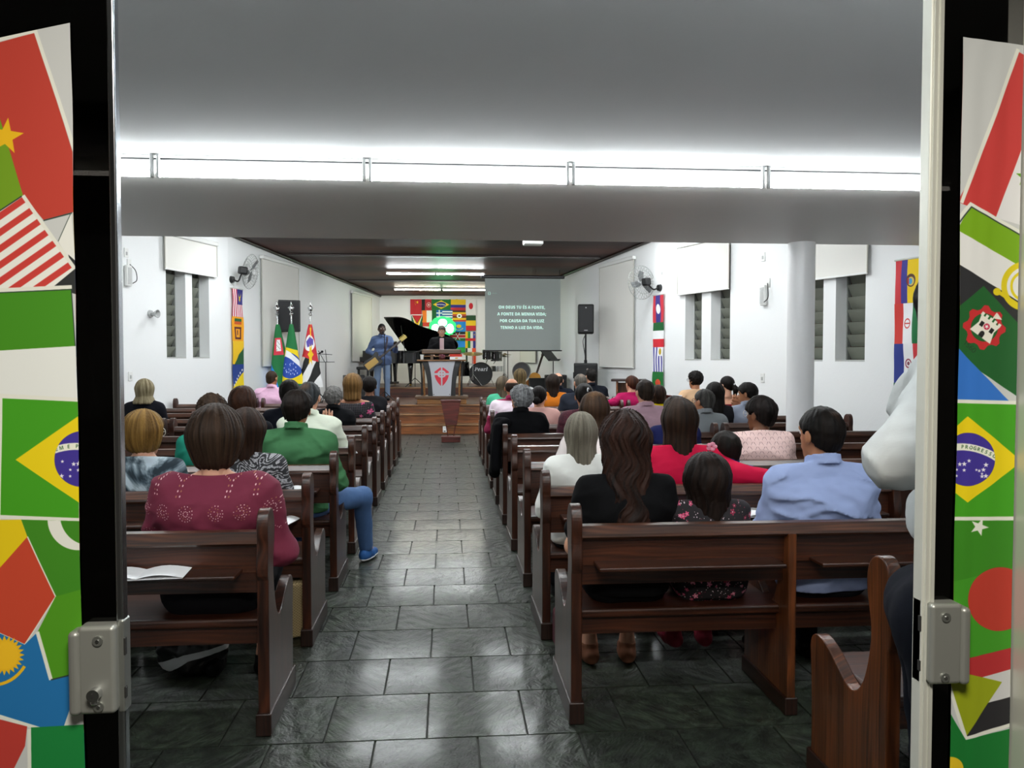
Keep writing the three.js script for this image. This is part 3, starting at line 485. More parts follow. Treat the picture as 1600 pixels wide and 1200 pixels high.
    const fld = (x, y, z) => {
      let d = base(x, y, z); if (d > 0.1) return d;
      const fold = fold0 * Math.max(0.15, Math.min(1, (J.neck[1] - 0.01 - y) / 0.1 + Math.abs(x) * 3)), dia = Math.abs(x) * 5.5 + y * 15 + z * 5; d += fold * (N(x * 6 + seed, dia * 0.8, z * 6) * 1.1 + 0.7 * (0.35 - Math.abs(N(x * f1, dia + seed * 3, z * 5)))) + fold * 0.35 * N(x * 22, y * 30 + seed, z * 22) - fold * 1.3 * Math.pow(Math.max(0, 1 - 3.2 * Math.abs(N(x * 3.2 + seed, dia * 0.42 + seed * 2, z * 3))), 2) + fold * 0.6;
      d = smax(d, y - neckY - slope * (z - J.neck[2]) - (T.wideNeck ? T.wideNeck * (x * x) : 0), 0.006);
      if (collar) d = smin(d, collar(x, y, z), 0.008);
      return Math.max(d, low - y);
    };
    const pts = [J.hip, J.waist, J.chest, J.neck]; for (const d of [-1, 1]) { pts.push(S[d].sh, S[d].el); if (sleeve > 0.5) pts.push(S[d].wr); }
    if (!J.sitting) pts.push([0, low, 0]);
    const [a, b] = boundsOf(pts, 0.2); a[1] = low - 0.03; part(T.name || 'shirt', uvPlanar(meshField(fld, a, b, T.collar ? 0.0088 * Math.min(q, 1.3) : (T.cell || 0.011) * q)), T.mat, root);
    if (T.extra) T.extra(root, J, S);
  }
  // trousers or skirt
  {
    const B = o.bottomWear || { color: 0x17181c, type: 'trousers' }, skirt = B.type === 'skirt', list = [cap([-0.075 * w, J.hip[1], J.hip[2]], [0.075 * w, J.hip[1], J.hip[2]], 0.124 * sc * (0.6 + 0.4 * fat))];
    if (skirt) list.push(...legs(0.018, 0.35), cap(S[-1].kn, S[1].kn, 0.07 * sc)); else list.push(...legs(0.013, 0.97));
    const base = union(list, 0.04), top = B.top || J.waist[1] - 0.02, fld = (x, y, z) => Math.max(base(x, y, z) + 0.006 * N(x * 9, y * 13 + seed, z * 9) + 0.003 * N(x * 25, y * 30, z * 25), y - top);
    const [a, b] = boundsOf([J.hip, ...[-1, 1].flatMap((d) => [S[d].hip, S[d].kn, S[d].an])], 0.17); b[1] = top + 0.03; a[1] = Math.max(a[1], 0.02);
    part(skirt ? 'skirt' : 'trousers', uvPlanar(meshField(fld, a, b, 0.014 * q)), B.mat || mat(B.color, 0.9), root);
    for (const d of [-1, 1]) {
      const an = S[d].an, to = S[d].to, dir = V(to[0] - an[0], 0, to[2] - an[2]).normalize(), bY = Math.min(an[1], to[1]) - 0.045 * sc, F = (a2, y) => [an[0] + dir.x * a2, y, an[2] + dir.z * a2];
      const ok = Math.max(bY + 0.034, 0.034), shoe = union([cap(F(-0.035 * sc, ok + 0.008), F(0.06 * sc, ok), 0.04 * sc, 0.04 * sc), cap(F(0.06 * sc, ok), F(0.16 * sc, ok - 0.004), 0.042 * sc, 0.033 * sc), cap(F(0, ok + 0.01), an, 0.042 * sc, 0.044 * sc)], 0.02), sole = Math.max(0.001, ok - 0.034);
      const [a3, b3] = boundsOf([F(-0.05, ok), F(0.2, ok), an], 0.07), sh = part('shoe', uvPlanar(meshField((x, y, z) => Math.max(shoe(x, y, z), sole - y, y - an[1] - 0.012), a3, b3, 0.009 * Math.sqrt(q))), B.shoeMat || mat(B.shoe ?? 0x111112, 0.5), root);
      if (B.sole) part('sole', meshField((x, y, z) => Math.max(shoe(x, y, z) - 0.004, sole - y, y - sole - 0.022), a3, b3, 0.009), mat(B.sole, 0.7), sh);
    }
  }
  // hair
  if (o.hair) {
    const h = { seed, ...o.hair }, f = hairField(h), col = new THREE.Color(h.color), hi = new THREE.Color(h.hi ?? h.color), R = 0.16 + (h.vol || 0) + (h.wide || 0) + (h.flare || 0) * 0.2, len = (h.len || 0.14) + 0.06;
    const bb = [HF.from([-R, -len, -R]), HF.from([R, R, R + 0.07]), HF.from([-R, R, R + 0.07]), HF.from([R, -len, -R]), HF.from([R, -len, R + 0.07]), HF.from([-R, -len, R + 0.07]), HF.from([-R, R, -R]), HF.from([R, R, -R])], [a, b] = boundsOf(bb, 0.0);
    const g = meshField((x, y, z) => { const p = HF.to(x, y, z); return f(p[0], p[1], p[2]) * J.hs; }, a, b, (h.cell || 0.006) * Math.sqrt(q));
    const p = g.attributes.position, c = new Float32Array(p.count * 3), t = new THREE.Color();
    for (let i = 0; i < p.count; i++) { const l = HF.to(p.getX(i), p.getY(i), p.getZ(i)), an = Math.atan2(l[0], l[2]) + (h.wave || 0) * Math.sin(l[1] * 34 + seed), n = 0.5 + 0.7 * N(an * 7, l[1] * 3, seed) + 0.55 * N(an * 26, l[1] * 5, seed + 2); t.copy(col).lerp(hi, Math.max(0, Math.min(1, n))); if (h.patch) { const dx = l[0] - h.patch[0], dy = l[1] - h.patch[1], dz = l[2] - h.patch[2], k = Math.max(0, 1 - Math.sqrt(dx * dx + dy * dy + dz * dz) / h.patch[3] + 0.25 * N(l[0] * 80, l[1] * 80, l[2] * 80)); t.lerp(new THREE.Color(h.patchColor), Math.min(0.8, k)); } c[i * 3] = t.r; c[i * 3 + 1] = t.g; c[i * 3 + 2] = t.b; }
    g.setAttribute('color', new THREE.BufferAttribute(c, 3));
    const hm = part('hair', g, hairMat, root);
    if (h.clip) { const cp = HF.from(h.clip); part('hair_clip', new THREE.TorusGeometry(0.016, 0.006, 8, 14, Math.PI * 1.3).rotateY(1).translate(...cp), std(0xe9e9ec, 0.4), hm); }
  }
  if (o.glasses) {
    const gs = []; for (const d of [-1, 1]) { gs.push(new THREE.TorusGeometry(0.022, 0.0022, 6, 18).applyQuaternion(HF.q).translate(...HF.from([d * 0.032, 0.008, -0.103])), rod(HF.from([d * 0.054, 0.012, -0.1]), HF.from([d * 0.083, 0.012, 0.01]), 0.002, 6)); }
    part('glasses', merge(gs), o.glasses === 'light' ? std(0xd9d6d0, 0.3) : M.black, root);
  }
  return root;
}
const hairMat = phys(0xb8b8b8, 0.6, { vertexColors: true, specularIntensity: 0.3 });
// ---------- cloth prints (dye and thread, seen on the garments) ----------
const planarTex = (w, h, sx, draw, sy = sx) => { const t = canvas(w, h, draw); t.repeat.set(1 / sx, 1 / sy); return t; };
const prints = {
  eyelet: planarTex(1024, 1024, 0.62, (c, w) => {
    c.fillStyle = '#6d1c36'; c.fillRect(0, 0, w, w); const r = makeRandom(8); const S = w / 0.62;
    const dot = (x, y, q, a = 1) => { c.fillStyle = r() > 0.35 ? '#d9b8b4' : '#9a6a4a'; c.globalAlpha = a; c.beginPath(); c.ellipse(x * S, y * S, q * S * 0.8, q * S, 0, 0, 7); c.fill(); c.globalAlpha = 1; };
    for (let i = 0; i < 5; i++) { const x = 0.1 + i * 0.105, y = 0.155; for (let k = 0; k < 4; k++) for (const d of [-1, 1]) { dot(x + d * 0.007, y + k * 0.017, 0.0036); } for (const d of [-1, 1]) for (let k = 1; k < 4; k++) dot(x + d * (0.006 + k * 0.008), y - k * 0.006, 0.0026); }
    for (let i = 0; i < 6; i++) { const x = 0.06 + i * 0.1, y = 0.27; for (let ring = 1; ring < 4; ring++) for (let a = 0; a < 6 + ring * 3; a++) { const t = a / (6 + ring * 3) * 6.28; if (r() < 0.8) dot(x + Math.cos(t) * ring * 0.0095, y + Math.sin(t) * ring * 0.0105, 0.0023); } }
    for (let i = 0; i < 6; i++) { const x = 0.06 + i * 0.1, y = 0.375; for (let a = 0; a < 14; a++) dot(x + (r() - 0.5) * 0.07, y + (r() - 0.5) * 0.035, 0.0019, 0.8); }
  }),
  tiedye: planarTex(512, 512, 0.5, (c, w) => { const im = c.createImageData(w, w); for (let y = 0; y < w; y++) for (let x = 0; x < w; x++) { const u = x / w, v = y / w, k = Math.max(0, Math.min(1, 0.42 + 1.25 * tileN(u, v, 1.1, 1.6, 3) + 0.55 * tileN(u, v, 3.6, 2.4, 9) + 0.25 * tileN(u, v, 9, 9, 19))), o = (y * w + x) * 4; im.data[o] = 28 + 165 * k; im.data[o + 1] = 44 + 165 * k; im.data[o + 2] = 54 + 165 * k; im.data[o + 3] = 255; } c.putImageData(im, 0, 0); }),
  zebra: planarTex(512, 512, 0.36, (c, w) => { const im = c.createImageData(w, w); for (let y = 0; y < w; y++) for (let x = 0; x < w; x++) { const u = x / w, v = y / w, n = tileN(u, v, 1.2, 1.2, 7), k = Math.sin((v * 11 + u * 3 + n * 3.2) * 6.28) * 0.5 + 0.9 * tileN(u, v, 5, 9, 17), g = k > 0.12 ? 150 + 60 * tileN(u, v, 12, 12, 2) : 34, o = (y * w + x) * 4; im.data[o] = g; im.data[o + 1] = g; im.data[o + 2] = g + 4; im.data[o + 3] = 255; } c.putImageData(im, 0, 0); }),
  knit: planarTex(512, 512, 0.22, (c, w) => { c.fillStyle = '#e0c0bb'; c.fillRect(0, 0, w, w); c.lineCap = 'round'; for (let r = 0; r < 8; r++) for (let i = 0; i < 8; i++) { const x = i * 64, y = r * 64; c.strokeStyle = 'rgba(120,80,84,0.75)'; c.lineWidth = 7; c.beginPath(); if ((r + i) % 2) { c.moveTo(x + 8, y + 10); c.lineTo(x + 34, y + 44); } else { c.moveTo(x + 50, y + 10); c.lineTo(x + 24, y + 44); } c.stroke(); c.strokeStyle = 'rgba(240,214,210,0.8)'; c.lineWidth = 4; c.beginPath(); c.moveTo(x, y + 56); c.lineTo(x + 32, y + 30); c.lineTo(x + 64, y + 56); c.stroke(); } }),
  lace: planarTex(256, 256, 0.12, (c, w) => { c.fillStyle = '#4a1c2a'; c.fillRect(0, 0, w, w); const r = makeRandom(4); for (let i = 0; i < 90; i++) { c.strokeStyle = r() > 0.5 ? '#7a3440' : '#2c1226'; c.lineWidth = 3; c.beginPath(); c.arc(r() * w, r() * w, 8 + r() * 14, 0, 5); c.stroke(); } }),
  pinkstripe: planarTex(256, 256, 0.12, (c, w) => { c.fillStyle = '#e0b4cf'; c.fillRect(0, 0, w, w); c.fillStyle = '#d3a0c0'; for (let i = 0; i < 16; i++) c.fillRect(i * 16, 0, 3, w); }),
};
function floral(bg, cols, n, seed, size, plaid) {
  return planarTex(1024, 1024, 0.4, (c, w) => {
    c.fillStyle = bg; c.fillRect(0, 0, w, w); const r = makeRandom(seed); if (plaid) { c.strokeStyle = 'rgba(200,200,205,0.5)'; c.lineWidth = 5; for (let i = 0; i < 16; i++) { c.setLineDash([6, 8]); c.beginPath(); c.moveTo(0, i * 64); c.lineTo(w, i * 64); c.moveTo(i * 64, 0); c.lineTo(i * 64, w); c.stroke(); } c.setLineDash([]); }
    for (let i = 0; i < n; i++) { const x = r() * w, y = r() * w, s = size * (0.5 + r()), col = cols[Math.floor(r() * cols.length)]; for (const [ox, oy] of [[0, 0], [w, 0], [-w, 0], [0, w], [0, -w]]) for (let p = 0; p < 5; p++) { const a = p * 1.257 + i; c.fillStyle = col; c.beginPath(); c.ellipse(x + ox + Math.cos(a) * s, y + oy + Math.sin(a) * s, s * 0.75, s * 0.5, a, 0, 7); c.fill(); c.fillStyle = 'rgba(255,230,235,0.5)'; c.beginPath(); c.arc(x + ox, y + oy, s * 0.25, 0, 7); c.fill(); } }
    for (let i = 0; i < n * 6; i++) { c.fillStyle = r() > 0.6 ? '#c9b7bb' : '#5c2433'; c.beginPath(); c.arc(r() * w, r() * w, 3 + r() * 4, 0, 7); c.fill(); }
  });
}
prints.eyelet.offset.y = 0.137;
prints.floralChild = floral('#140f14', ['#c8476e', '#8a1f3e', '#d77b95'], 85, 3, 15, false);
prints.floralBlonde = floral('#17141a', ['#d0588a', '#b23a70'], 12, 12, 34, true);
const printMat = (t, extra = {}) => std(0xffffff, 0.85, { map: t, ...extra });

// ---------- the congregation ----------
const PEW_SIT = 0.25;
function sitter(row, x, o) {
  const q = row < 3 ? 1 : row < 6 ? 1.35 : 1.8;
  return person({ q, seed: Math.round(Math.abs(x) * 37 + row * 11) % 29 + 1, ...o }, seated(o), [x, 0, -rowD(row) - PEW_SIT], o.turn || 0);
}
const shirt = (color, extra = {}) => ({ mat: mat(color, 0.85), collar: true, neck: 0.004, ...extra });
const knitTop = (color, extra = {}) => ({ name: 'blouse', mat: mat(color, 0.88), neck: -0.002, ...extra });
const DARKHAIR = { color: 0x120d0b, hi: 0x1c1410 }, BROWN = { color: 0x20140e, hi: 0x4a3020 };
// left of the aisle
sitter(0, -0.98, { top: 1.262, w: 1.17, fat: 1.18, skin: 'light', label: 'person with brown bob in burgundy eyelet blouse on the nearest left pew', hair: { style: 'bob', len: 0.125, color: 0x1f150f, hi: 0x5a4230, vol: 0.016, taper: 0.9, round: 0.04, cell: 0.0045, amp: 0.007, front: 0.03 }, topWear: { name: 'blouse', mat: printMat(prints.eyelet), neck: -0.03, wideNeck: 1.2, sleeve: 0.75, fold: 0.009, inf: 0.02, cell: 0.009, hem: 0.1 }, bottomWear: { type: 'skirt', color: 0x0e0e12, shoe: 0x0b0b0c } });
sitter(1, -1.09, { top: 1.2, w: 0.98, skin: 'light', label: 'person with dark hair in a black and grey patterned blouse, behind the burgundy blouse', hair: { style: 'bob', len: 0.16, ...BROWN, vol: 0.004, taper: 0.6 }, topWear: { name: 'blouse', mat: printMat(prints.zebra), sleeve: 0.8, fold: 0.006, inf: 0.018 } });
sitter(1, -1.63, { top: 1.19, w: 0.95, skin: 'light', headYaw: -0.35, label: 'person with short golden hair and glasses in a blue-grey tie-dye top', glasses: 'light', hair: { style: 'bob', len: 0.1, color: 0x6a4a1e, hi: 0xc79a4e, vol: 0.008, taper: 0.8, round: 0.04, cell: 0.005, amp: 0.006 }, topWear: { name: 'blouse', mat: printMat(prints.tiedye), sleeve: 0.45, inf: 0.016, neck: -0.01 } });
sitter(2, -1.0, { top: 1.262, w: 1.16, skin: 'tan', turn: -0.1, label: 'person with thick dark hair in a green shirt, one jean-clad leg in the aisle', hair: { style: 'short', thick: 0.022, color: 0x100b09, hi: 0x2c1f17, amp: 0.009, cell: 0.0055 }, topWear: shirt(0x3c6a45, { sleeve: 1, fold: 0.009, inf: 0.018 }),
  legs: [null, [[0.36, 0.5, -0.4], [0.355, 0.1, -0.54], [0.385, 0.05, -0.7]]].map((l) => l || [[-0.1, 0.515, -0.42], [-0.1, 0.09, -0.4], [-0.115, 0.04, -0.55]]), bottomWear: { type: 'trousers', mat: std(0x3f5f8c, 0.85, { bumpMap: rep(clothBump, 9), bumpScale: 0.0006 }), shoe: 0x2f5c99, sole: 0xe6e8ea } });
sitter(2, -1.55, { top: 1.235, w: 1.0, skin: 'light', label: 'person with curly brown hair in a teal blouse', hair: { style: 'curly', color: 0x2a1c14, hi: 0x5b4330, len: 0.1 }, topWear: knitTop(0x1f7a66, { sleeve: 0.9 }) });
sitter(3, -1.08, { top: 1.295, w: 1.08, skin: 'light', headYaw: -0.12, label: 'person with thinning grey hair in a cream shirt, hand raised to the face', hair: { style: 'short', color: 0x26282b, hi: 0x6b6f73, patch: [-0.012, 0.09, 0.085, 0.05], patchColor: 0x9a7a62, thick: 0.009 }, topWear: shirt(0xe8efdc, { fold: 0.008 }), arms: [null, [[0.26, 0.74, -0.14], [0.13, 0.93, -0.2], [-0.1, 0.95, 0.05]]].map((a, i) => a || [[-0.25, 0.63, -0.06], [-0.11, 0.62, -0.28]]) });
sitter(3, -1.59, { top: 1.25, w: 0.98, skin: 'tan', headYaw: -0.25, label: 'person with chestnut shoulder-length hair in a dark top', hair: { style: 'long', len: 0.22, color: 0x2b1810, hi: 0x5e3a28, wave: 0.1, vol: 0.004 }, topWear: knitTop(0x14161c) });
sitter(4, -1.42, { top: 1.28, w: 1.04, skin: 'tan', label: 'person with black hair in a dark navy jacket, behind the green shirt', hair: { style: 'short', thick: 0.016, ...DARKHAIR }, topWear: shirt(0x10131c) });
sitter(5, -1.16, { top: 1.185, w: 0.95, skin: 'light', headYaw: -0.3, label: 'person with short silver hair in a black jacket left of the aisle', hair: { style: 'curly', color: 0x6e6d6b, hi: 0xb3b1ad, len: 0.02, vol: -0.006 }, topWear: shirt(0x101114) });
sitter(6, -1.08, { top: 1.285, w: 1.02, skin: 'tan', label: 'person with long blond hair in a floral off-shoulder dress', hair: { style: 'long', len: 0.17, color: 0x6e4d26, hi: 0xb48a50, vol: 0.01, front: 0.03 }, topWear: { name: 'dress', mat: printMat(prints.floralBlonde), neck: -0.085, wideNeck: 0.8, sleeve: 0.6 } });
sitter(6, -3.41, { top: 1.232, w: 1.02, skin: 'light', label: 'person with pale blond flicked bob in black, by the left wall', hair: { style: 'bob', len: 0.15, color: 0x8a7a58, hi: 0xd8cba4, flare: 0.45, vol: 0.002, cell: 0.005 }, topWear: knitTop(0x12131a, { neck: 0.03 }) });
sitter(7, -0.98, { top: 1.24, w: 0.98, skin: 'brown', label: 'person with black hair in dark clothes, half hidden by the blond hair', hair: { style: 'short', thick: 0.02, ...DARKHAIR }, topWear: knitTop(0x17171b) });
sitter(9, -2.62, { top: 1.29, w: 1.12, skin: 'tan', headYaw: -0.35, label: 'person with shaved head in a pink shirt near the flags', hair: { style: 'buzz', color: 0x3a2a20, hi: 0x54402f }, topWear: { mat: printMat(prints.pinkstripe), collar: true, fold: 0.009 } });
// right of the aisle
sitter(0, 0.79, { top: 1.238, w: 0.96, skin: 'light', label: 'person with very long wavy brown hair in a black top on the nearest right pew', hair: { style: 'long', long: true, len: 0.43, color: 0x160d0a, hi: 0x4a2c20, wave: 0.13, vol: 0.008, wide: 0.012, amp: 0.011, cell: 0.0048, front: 0.02 }, topWear: knitTop(0x0c0c0e, { sleeve: 0.36, neck: -0.02 }), arms: [[[-0.225, 0.66, -0.05], [-0.18, 0.56, -0.27]], [[0.225, 0.66, -0.05], [0.12, 0.62, -0.28]]], bottomWear: { type: 'skirt', color: 0x0d0d10, shoe: 0x8a5b44 } });
sitter(0, 1.165, { top: 1.042, w: 0.92, skin: 'light', label: 'child with dark shoulder-length hair in a pink floral dress', hair: { style: 'bob', len: 0.21, color: 0x140d0a, hi: 0x33221a, vol: 0.018, round: 0.03, wave: 0.06, cell: 0.005, amp: 0.009 }, topWear: { name: 'dress', mat: printMat(prints.floralChild), sleeve: 0.4 }, bottomWear: { type: 'skirt', mat: printMat(prints.floralChild), shoe: 0x7a2030 } });
sitter(0, 1.69, { top: 1.262, w: 1.12, skin: 'tan', headYaw: 0.35, label: 'person with short black hair and beard in a light blue shirt', hair: { style: 'short', color: 0x0b0908, hi: 0x231913, thick: 0.013, patch: [0.0, 0.1, 0.085, 0.035], patchColor: 0x4a3326, cell: 0.005 }, topWear: shirt(0x97a7d0, { fold: 0.014, inf: 0.024, cell: 0.009 }), bottomWear: { type: 'trousers', color: 0x14161c } });
sitter(1, 0.76, { top: 1.168, w: 0.95, skin: 'light', label: 'person with straight ash-blond hair in a white blouse', hair: { style: 'long', len: 0.235, color: 0x6a6355, hi: 0xb5ad9a, vol: 0.0, amp: 0.006, cell: 0.005, front: 0.03 }, topWear: knitTop(0xe9ebe6, { sleeve: 0.8, fold: 0.007 }) });
sitter(1, 1.33, { top: 1.24, w: 1.12, fat: 1.08, skin: 'light', headYaw: -0.1, label: 'person with straight brown hair in a crimson top, arm along the pew back', hair: { style: 'long', len: 0.2, color: 0x1d130e, hi: 0x4a3424, vol: 0.006, cell: 0.005, front: 0.02 }, topWear: { name: 'blouse', mat: mat(0xc4163f, 0.8), sleeve: 1, neck: -0.01, fold: 0.007, inf: 0.02, cell: 0.009, extra: (root, J) => { const m = mat(0xf0a0b4, 0.8), fl = [0, 1, 2, 3, 4].map((i) => new THREE.SphereGeometry(0.012, 8, 6).scale(1.3, 1, 0.5).translate(0.155 + Math.cos(i * 1.257) * 0.018, J.sh + 0.045 + Math.sin(i * 1.257) * 0.015, 0.06)); part('flower_brooch', merge(fl), m, root); } },
  arms: [[[-0.26, 0.66, -0.04], [-0.12, 0.62, -0.27]], [[0.29, 0.845, 0.115], [0.47, 0.835, 0.16], [1, -0.05, 0.05]]] });
sitter(1, 1.60, { top: 1.06, w: 0.95, skin: 'light', label: 'child with short dark hair in blue beside the crimson top', hair: { style: 'short', thick: 0.018, color: 0x15100d, hi: 0x2f221b }, topWear: shirt(0x2c3a78) });
sitter(2, 2.2, { top: 1.205, w: 1.06, fat: 1.1, skin: 'brown', headYaw: 0.55, glasses: 'light', label: 'person with short black hair and glasses in a pale pink knitted cardigan', hair: { style: 'short', thick: 0.026, color: 0x0c0908, hi: 0x241814, cell: 0.0055, amp: 0.008 }, topWear: { name: 'cardigan', mat: printMat(prints.knit, { bumpMap: prints.knit, bumpScale: 0.002 }), sleeve: 1, inf: 0.022, neck: 0.0, cell: 0.009 } });
sitter(2, 1.02, { top: 1.232, w: 0.96, skin: 'light', headPitch: -0.12, label: 'person with brown hair parted at the crown in a white top, behind the ash-blond hair', hair: { style: 'bob', len: 0.15, color: 0x2b1c12, hi: 0x5e4430, vol: 0.006, patch: [0, 0.11, 0.06, 0.06], patchColor: 0xa07a58 }, topWear: knitTop(0xe2d9d6, { sleeve: 0.4 }), arms: [[[-0.27, 0.68, -0.02], [-0.22, 0.6, -0.24]], [[0.24, 0.66, -0.05], [0.12, 0.62, -0.28]]] });
sitter(3, 1.87, { top: 1.16, w: 0.98, skin: 'tan', headYaw: 0.3, label: 'person with dark hair in a navy top, left of the crimson top', hair: { style: 'bob', len: 0.12, color: 0x170f0c, hi: 0x33221b, vol: 0.002 }, topWear: knitTop(0x1a1f4a) });
sitter(4, 1.87, { top: 1.28, w: 1.14, skin: 'light', headYaw: 0.15, label: 'person with cropped brown hair in a mauve jacket', hair: { style: 'short', color: 0x1e1612, hi: 0x443528, thick: 0.008 }, topWear: { name: 'jacket', mat: mat(0xa98a96, 0.9), collar: true, neck: 0.01, fold: 0.006, inf: 0.024 } });
sitter(4, 2.44, { top: 1.185, w: 1.02, skin: 'tan', headYaw: 0.5, glasses: 'dark', label: 'person with greying hair and glasses in a grey sports shirt', hair: { style: 'short', color: 0x2a2927, hi: 0x6d6a66, thick: 0.012 }, topWear: shirt(0x7b8084) });
sitter(4, 1.29, { top: 1.244, w: 1.02, skin: 'tan', label: 'person with pinned black hair in a maroon lace top', hair: { style: 'updo', ...DARKHAIR, clip: [0.015, 0.07, 0.14] }, topWear: { name: 'blouse', mat: printMat(prints.lace), sleeve: 0.9, inf: 0.018 } });
sitter(4, 0.69, { top: 1.217, w: 1.08, skin: 'light', headYaw: 0.75, label: 'person with fluffy silver hair in a black jacket by the aisle', hair: { style: 'curly', color: 0x77787a, hi: 0xc9cbcd, len: 0.03, vol: 0.004, cell: 0.0055 }, topWear: { name: 'jacket', mat: mat(0x0b0b0e, 0.9), collar: true, inf: 0.026 } });
sitter(5, 0.98, { top: 1.185, w: 1.0, skin: 'light', headYaw: -0.35, label: 'person with a low black bun in a pale pink blouse', hair: { style: 'bun', ...DARKHAIR, bunY: -0.03 }, topWear: knitTop(0xd9aaa2, { sleeve: 0.8, fold: 0.004 }) });
sitter(5, 2.88, { top: 1.213, w: 0.95, skin: 'tan', label: 'person with long straight black hair falling down the back', hair: { style: 'long', long: true, len: 0.42, ...DARKHAIR, vol: 0.0, wide: 0.01 }, topWear: knitTop(0x17161b) });
sitter(5, 3.24, { top: 1.21, w: 0.92, skin: 'tan', headYaw: 0.9, headPitch: -0.1, label: 'person with short black hair in grey, chin resting on a hand', hair: { style: 'short', thick: 0.02, ...DARKHAIR }, topWear: shirt(0x8d95a6), arms: [[[-0.2, 0.72, -0.25], [-0.09, 0.95, -0.2], [0.25, 0.95, 0.1]], [[0.24, 0.66, -0.05], [0.12, 0.62, -0.28]]] });
sitter(6, 0.77, { top: 1.246, w: 1.16, fat: 1.1, skin: 'tan', label: 'bald person in a white and magenta shirt right of the aisle', hair: { style: 'bald', color: 0x2b1f18, hi: 0x4a382c }, topWear: { mat: printMat(planarTex(256, 256, 0.5, (c, w) => { c.fillStyle = '#ead9e6'; c.fillRect(0, 0, w, w); c.fillStyle = '#8e1846'; c.fillRect(0, 96, w, 160); c.fillStyle = '#d9a9c6'; for (let i = 0; i < 8; i++) c.fillRect(i * 32, 60, 14, 36); })), collar: true } });
sitter(6, 2.53, { top: 1.15, w: 0.98, skin: 'light', headYaw: -0.4, label: 'person with brown hair in a bright yellow blouse', hair: { style: 'bob', len: 0.1, ...BROWN }, topWear: knitTop(0xe3c80a), arms: [[[-0.24, 0.66, -0.05], [-0.12, 0.62, -0.28]], [[0.26, 0.76, -0.12], [0.19, 0.95, -0.34], [0, 0.5, -0.8]]] });
{ const t = thing('hymn_book', 'open red-covered hymn book held up beside the yellow blouse', 'book', [2.76, 0.985, -9.78], 0.3); t.rotation.x = -0.35; part('cover', box(0.3, 0.012, 0.21, 0, 0, 0), std(0x5a1c1e, 0.6), t); for (const s of [-1, 1]) part('page_block', rbox(0.14, 0.02, 0.2, s * 0.073, 0.015, 0, 0.006), M.paper, t); }
sitter(7, 3.72, { top: 1.238, w: 0.98, skin: 'light', headYaw: 0.45, glasses: 'dark', label: 'person with black ponytail and white hair tie in a red strapless dress', hair: { style: 'pony', ...DARKHAIR, clip: [0.015, 0.01, 0.128], len: 0.18 }, topWear: { name: 'dress', mat: mat(0x6e1020, 0.85), neck: -0.12, neckSlope: 0, sleeve: 0 } });
sitter(7, 1.75, { top: 1.275, w: 1.14, skin: 'light', headYaw: 0.2, label: 'person with grey hair and balding crown in a dark grey suit', hair: { style: 'short', color: 0x5d5852, hi: 0x8f8a80, thick: 0.006, patch: [0, 0.1, 0.07, 0.05], patchColor: 0xa98f7c }, topWear: { name: 'jacket', mat: mat(0x272b35, 0.9), collar: true, inf: 0.024 } });
sitter(8, 1.52, { top: 1.236, w: 1.04, skin: 'light', label: 'person with long dark brown hair in an orange top', hair: { style: 'long', len: 0.26, color: 0x1c130f, hi: 0x3a2a20, vol: 0.004 }, topWear: knitTop(0xb5651a) });
sitter(8, 0.8, { top: 1.211, w: 0.96, skin: 'light', label: 'person with long light brown hair in a mint green top', hair: { style: 'long', len: 0.27, color: 0x4c4036, hi: 0x8a7a62 }, topWear: knitTop(0x4bab86) });
sitter(8, 2.66, { top: 1.225, w: 1.0, skin: 'light', headYaw: 0.35, label: 'person with auburn pinned hair in a magenta top, arm along the pew back', hair: { style: 'updo', color: 0x32180e, hi: 0x6a3a24 }, topWear: knitTop(0xa31850, { sleeve: 1 }), arms: [[[-0.29, 0.86, 0.12], [-0.47, 0.845, 0.16], [-1, -0.05, 0.05]], [[0.24, 0.66, -0.05], [0.12, 0.62, -0.28]]] });
sitter(8, 3.6, { top: 1.279, w: 1.02, skin: 'tan', headYaw: 0.5, glasses: 'dark', label: 'person with short curly black hair in a beige top near the right wall', hair: { style: 'curly', ...DARKHAIR, len: 0.02 }, topWear: knitTop(0xc9a684, { sleeve: 0.45 }), arms: [[[-0.29, 0.87, 0.12], [-0.47, 0.86, 0.16], [-1, -0.05, 0.05]], [[0.24, 0.66, -0.05], [0.12, 0.62, -0.28]]] });
sitter(9, 2.25, { top: 1.311, w: 1.12, skin: 'light', headYaw: 0.25, label: 'person with short dark hair in a black suit in the front row', hair: { style: 'short', color: 0x12100e, hi: 0x2a241f, thick: 0.01 }, topWear: { name: 'jacket', mat: mat(0x12151d, 0.9), collar: true, inf: 0.024 } });
sitter(9, 1.73, { top: 1.253, w: 1.1, skin: 'light', label: 'bald person in a dark suit in the front row', hair: { style: 'bald', color: 0x2b241e, hi: 0x4a4138 }, topWear: { name: 'jacket', mat: mat(0x161a24, 0.9), collar: true, inf: 0.022 } });
sitter(9, 1.14, { top: 1.303, w: 0.98, skin: 'light', label: 'person with brown and blond streaked hair in the front row', hair: { style: 'long', len: 0.22, color: 0x3a2e24, hi: 0xa58c5c }, topWear: knitTop(0xaeb0ae) });

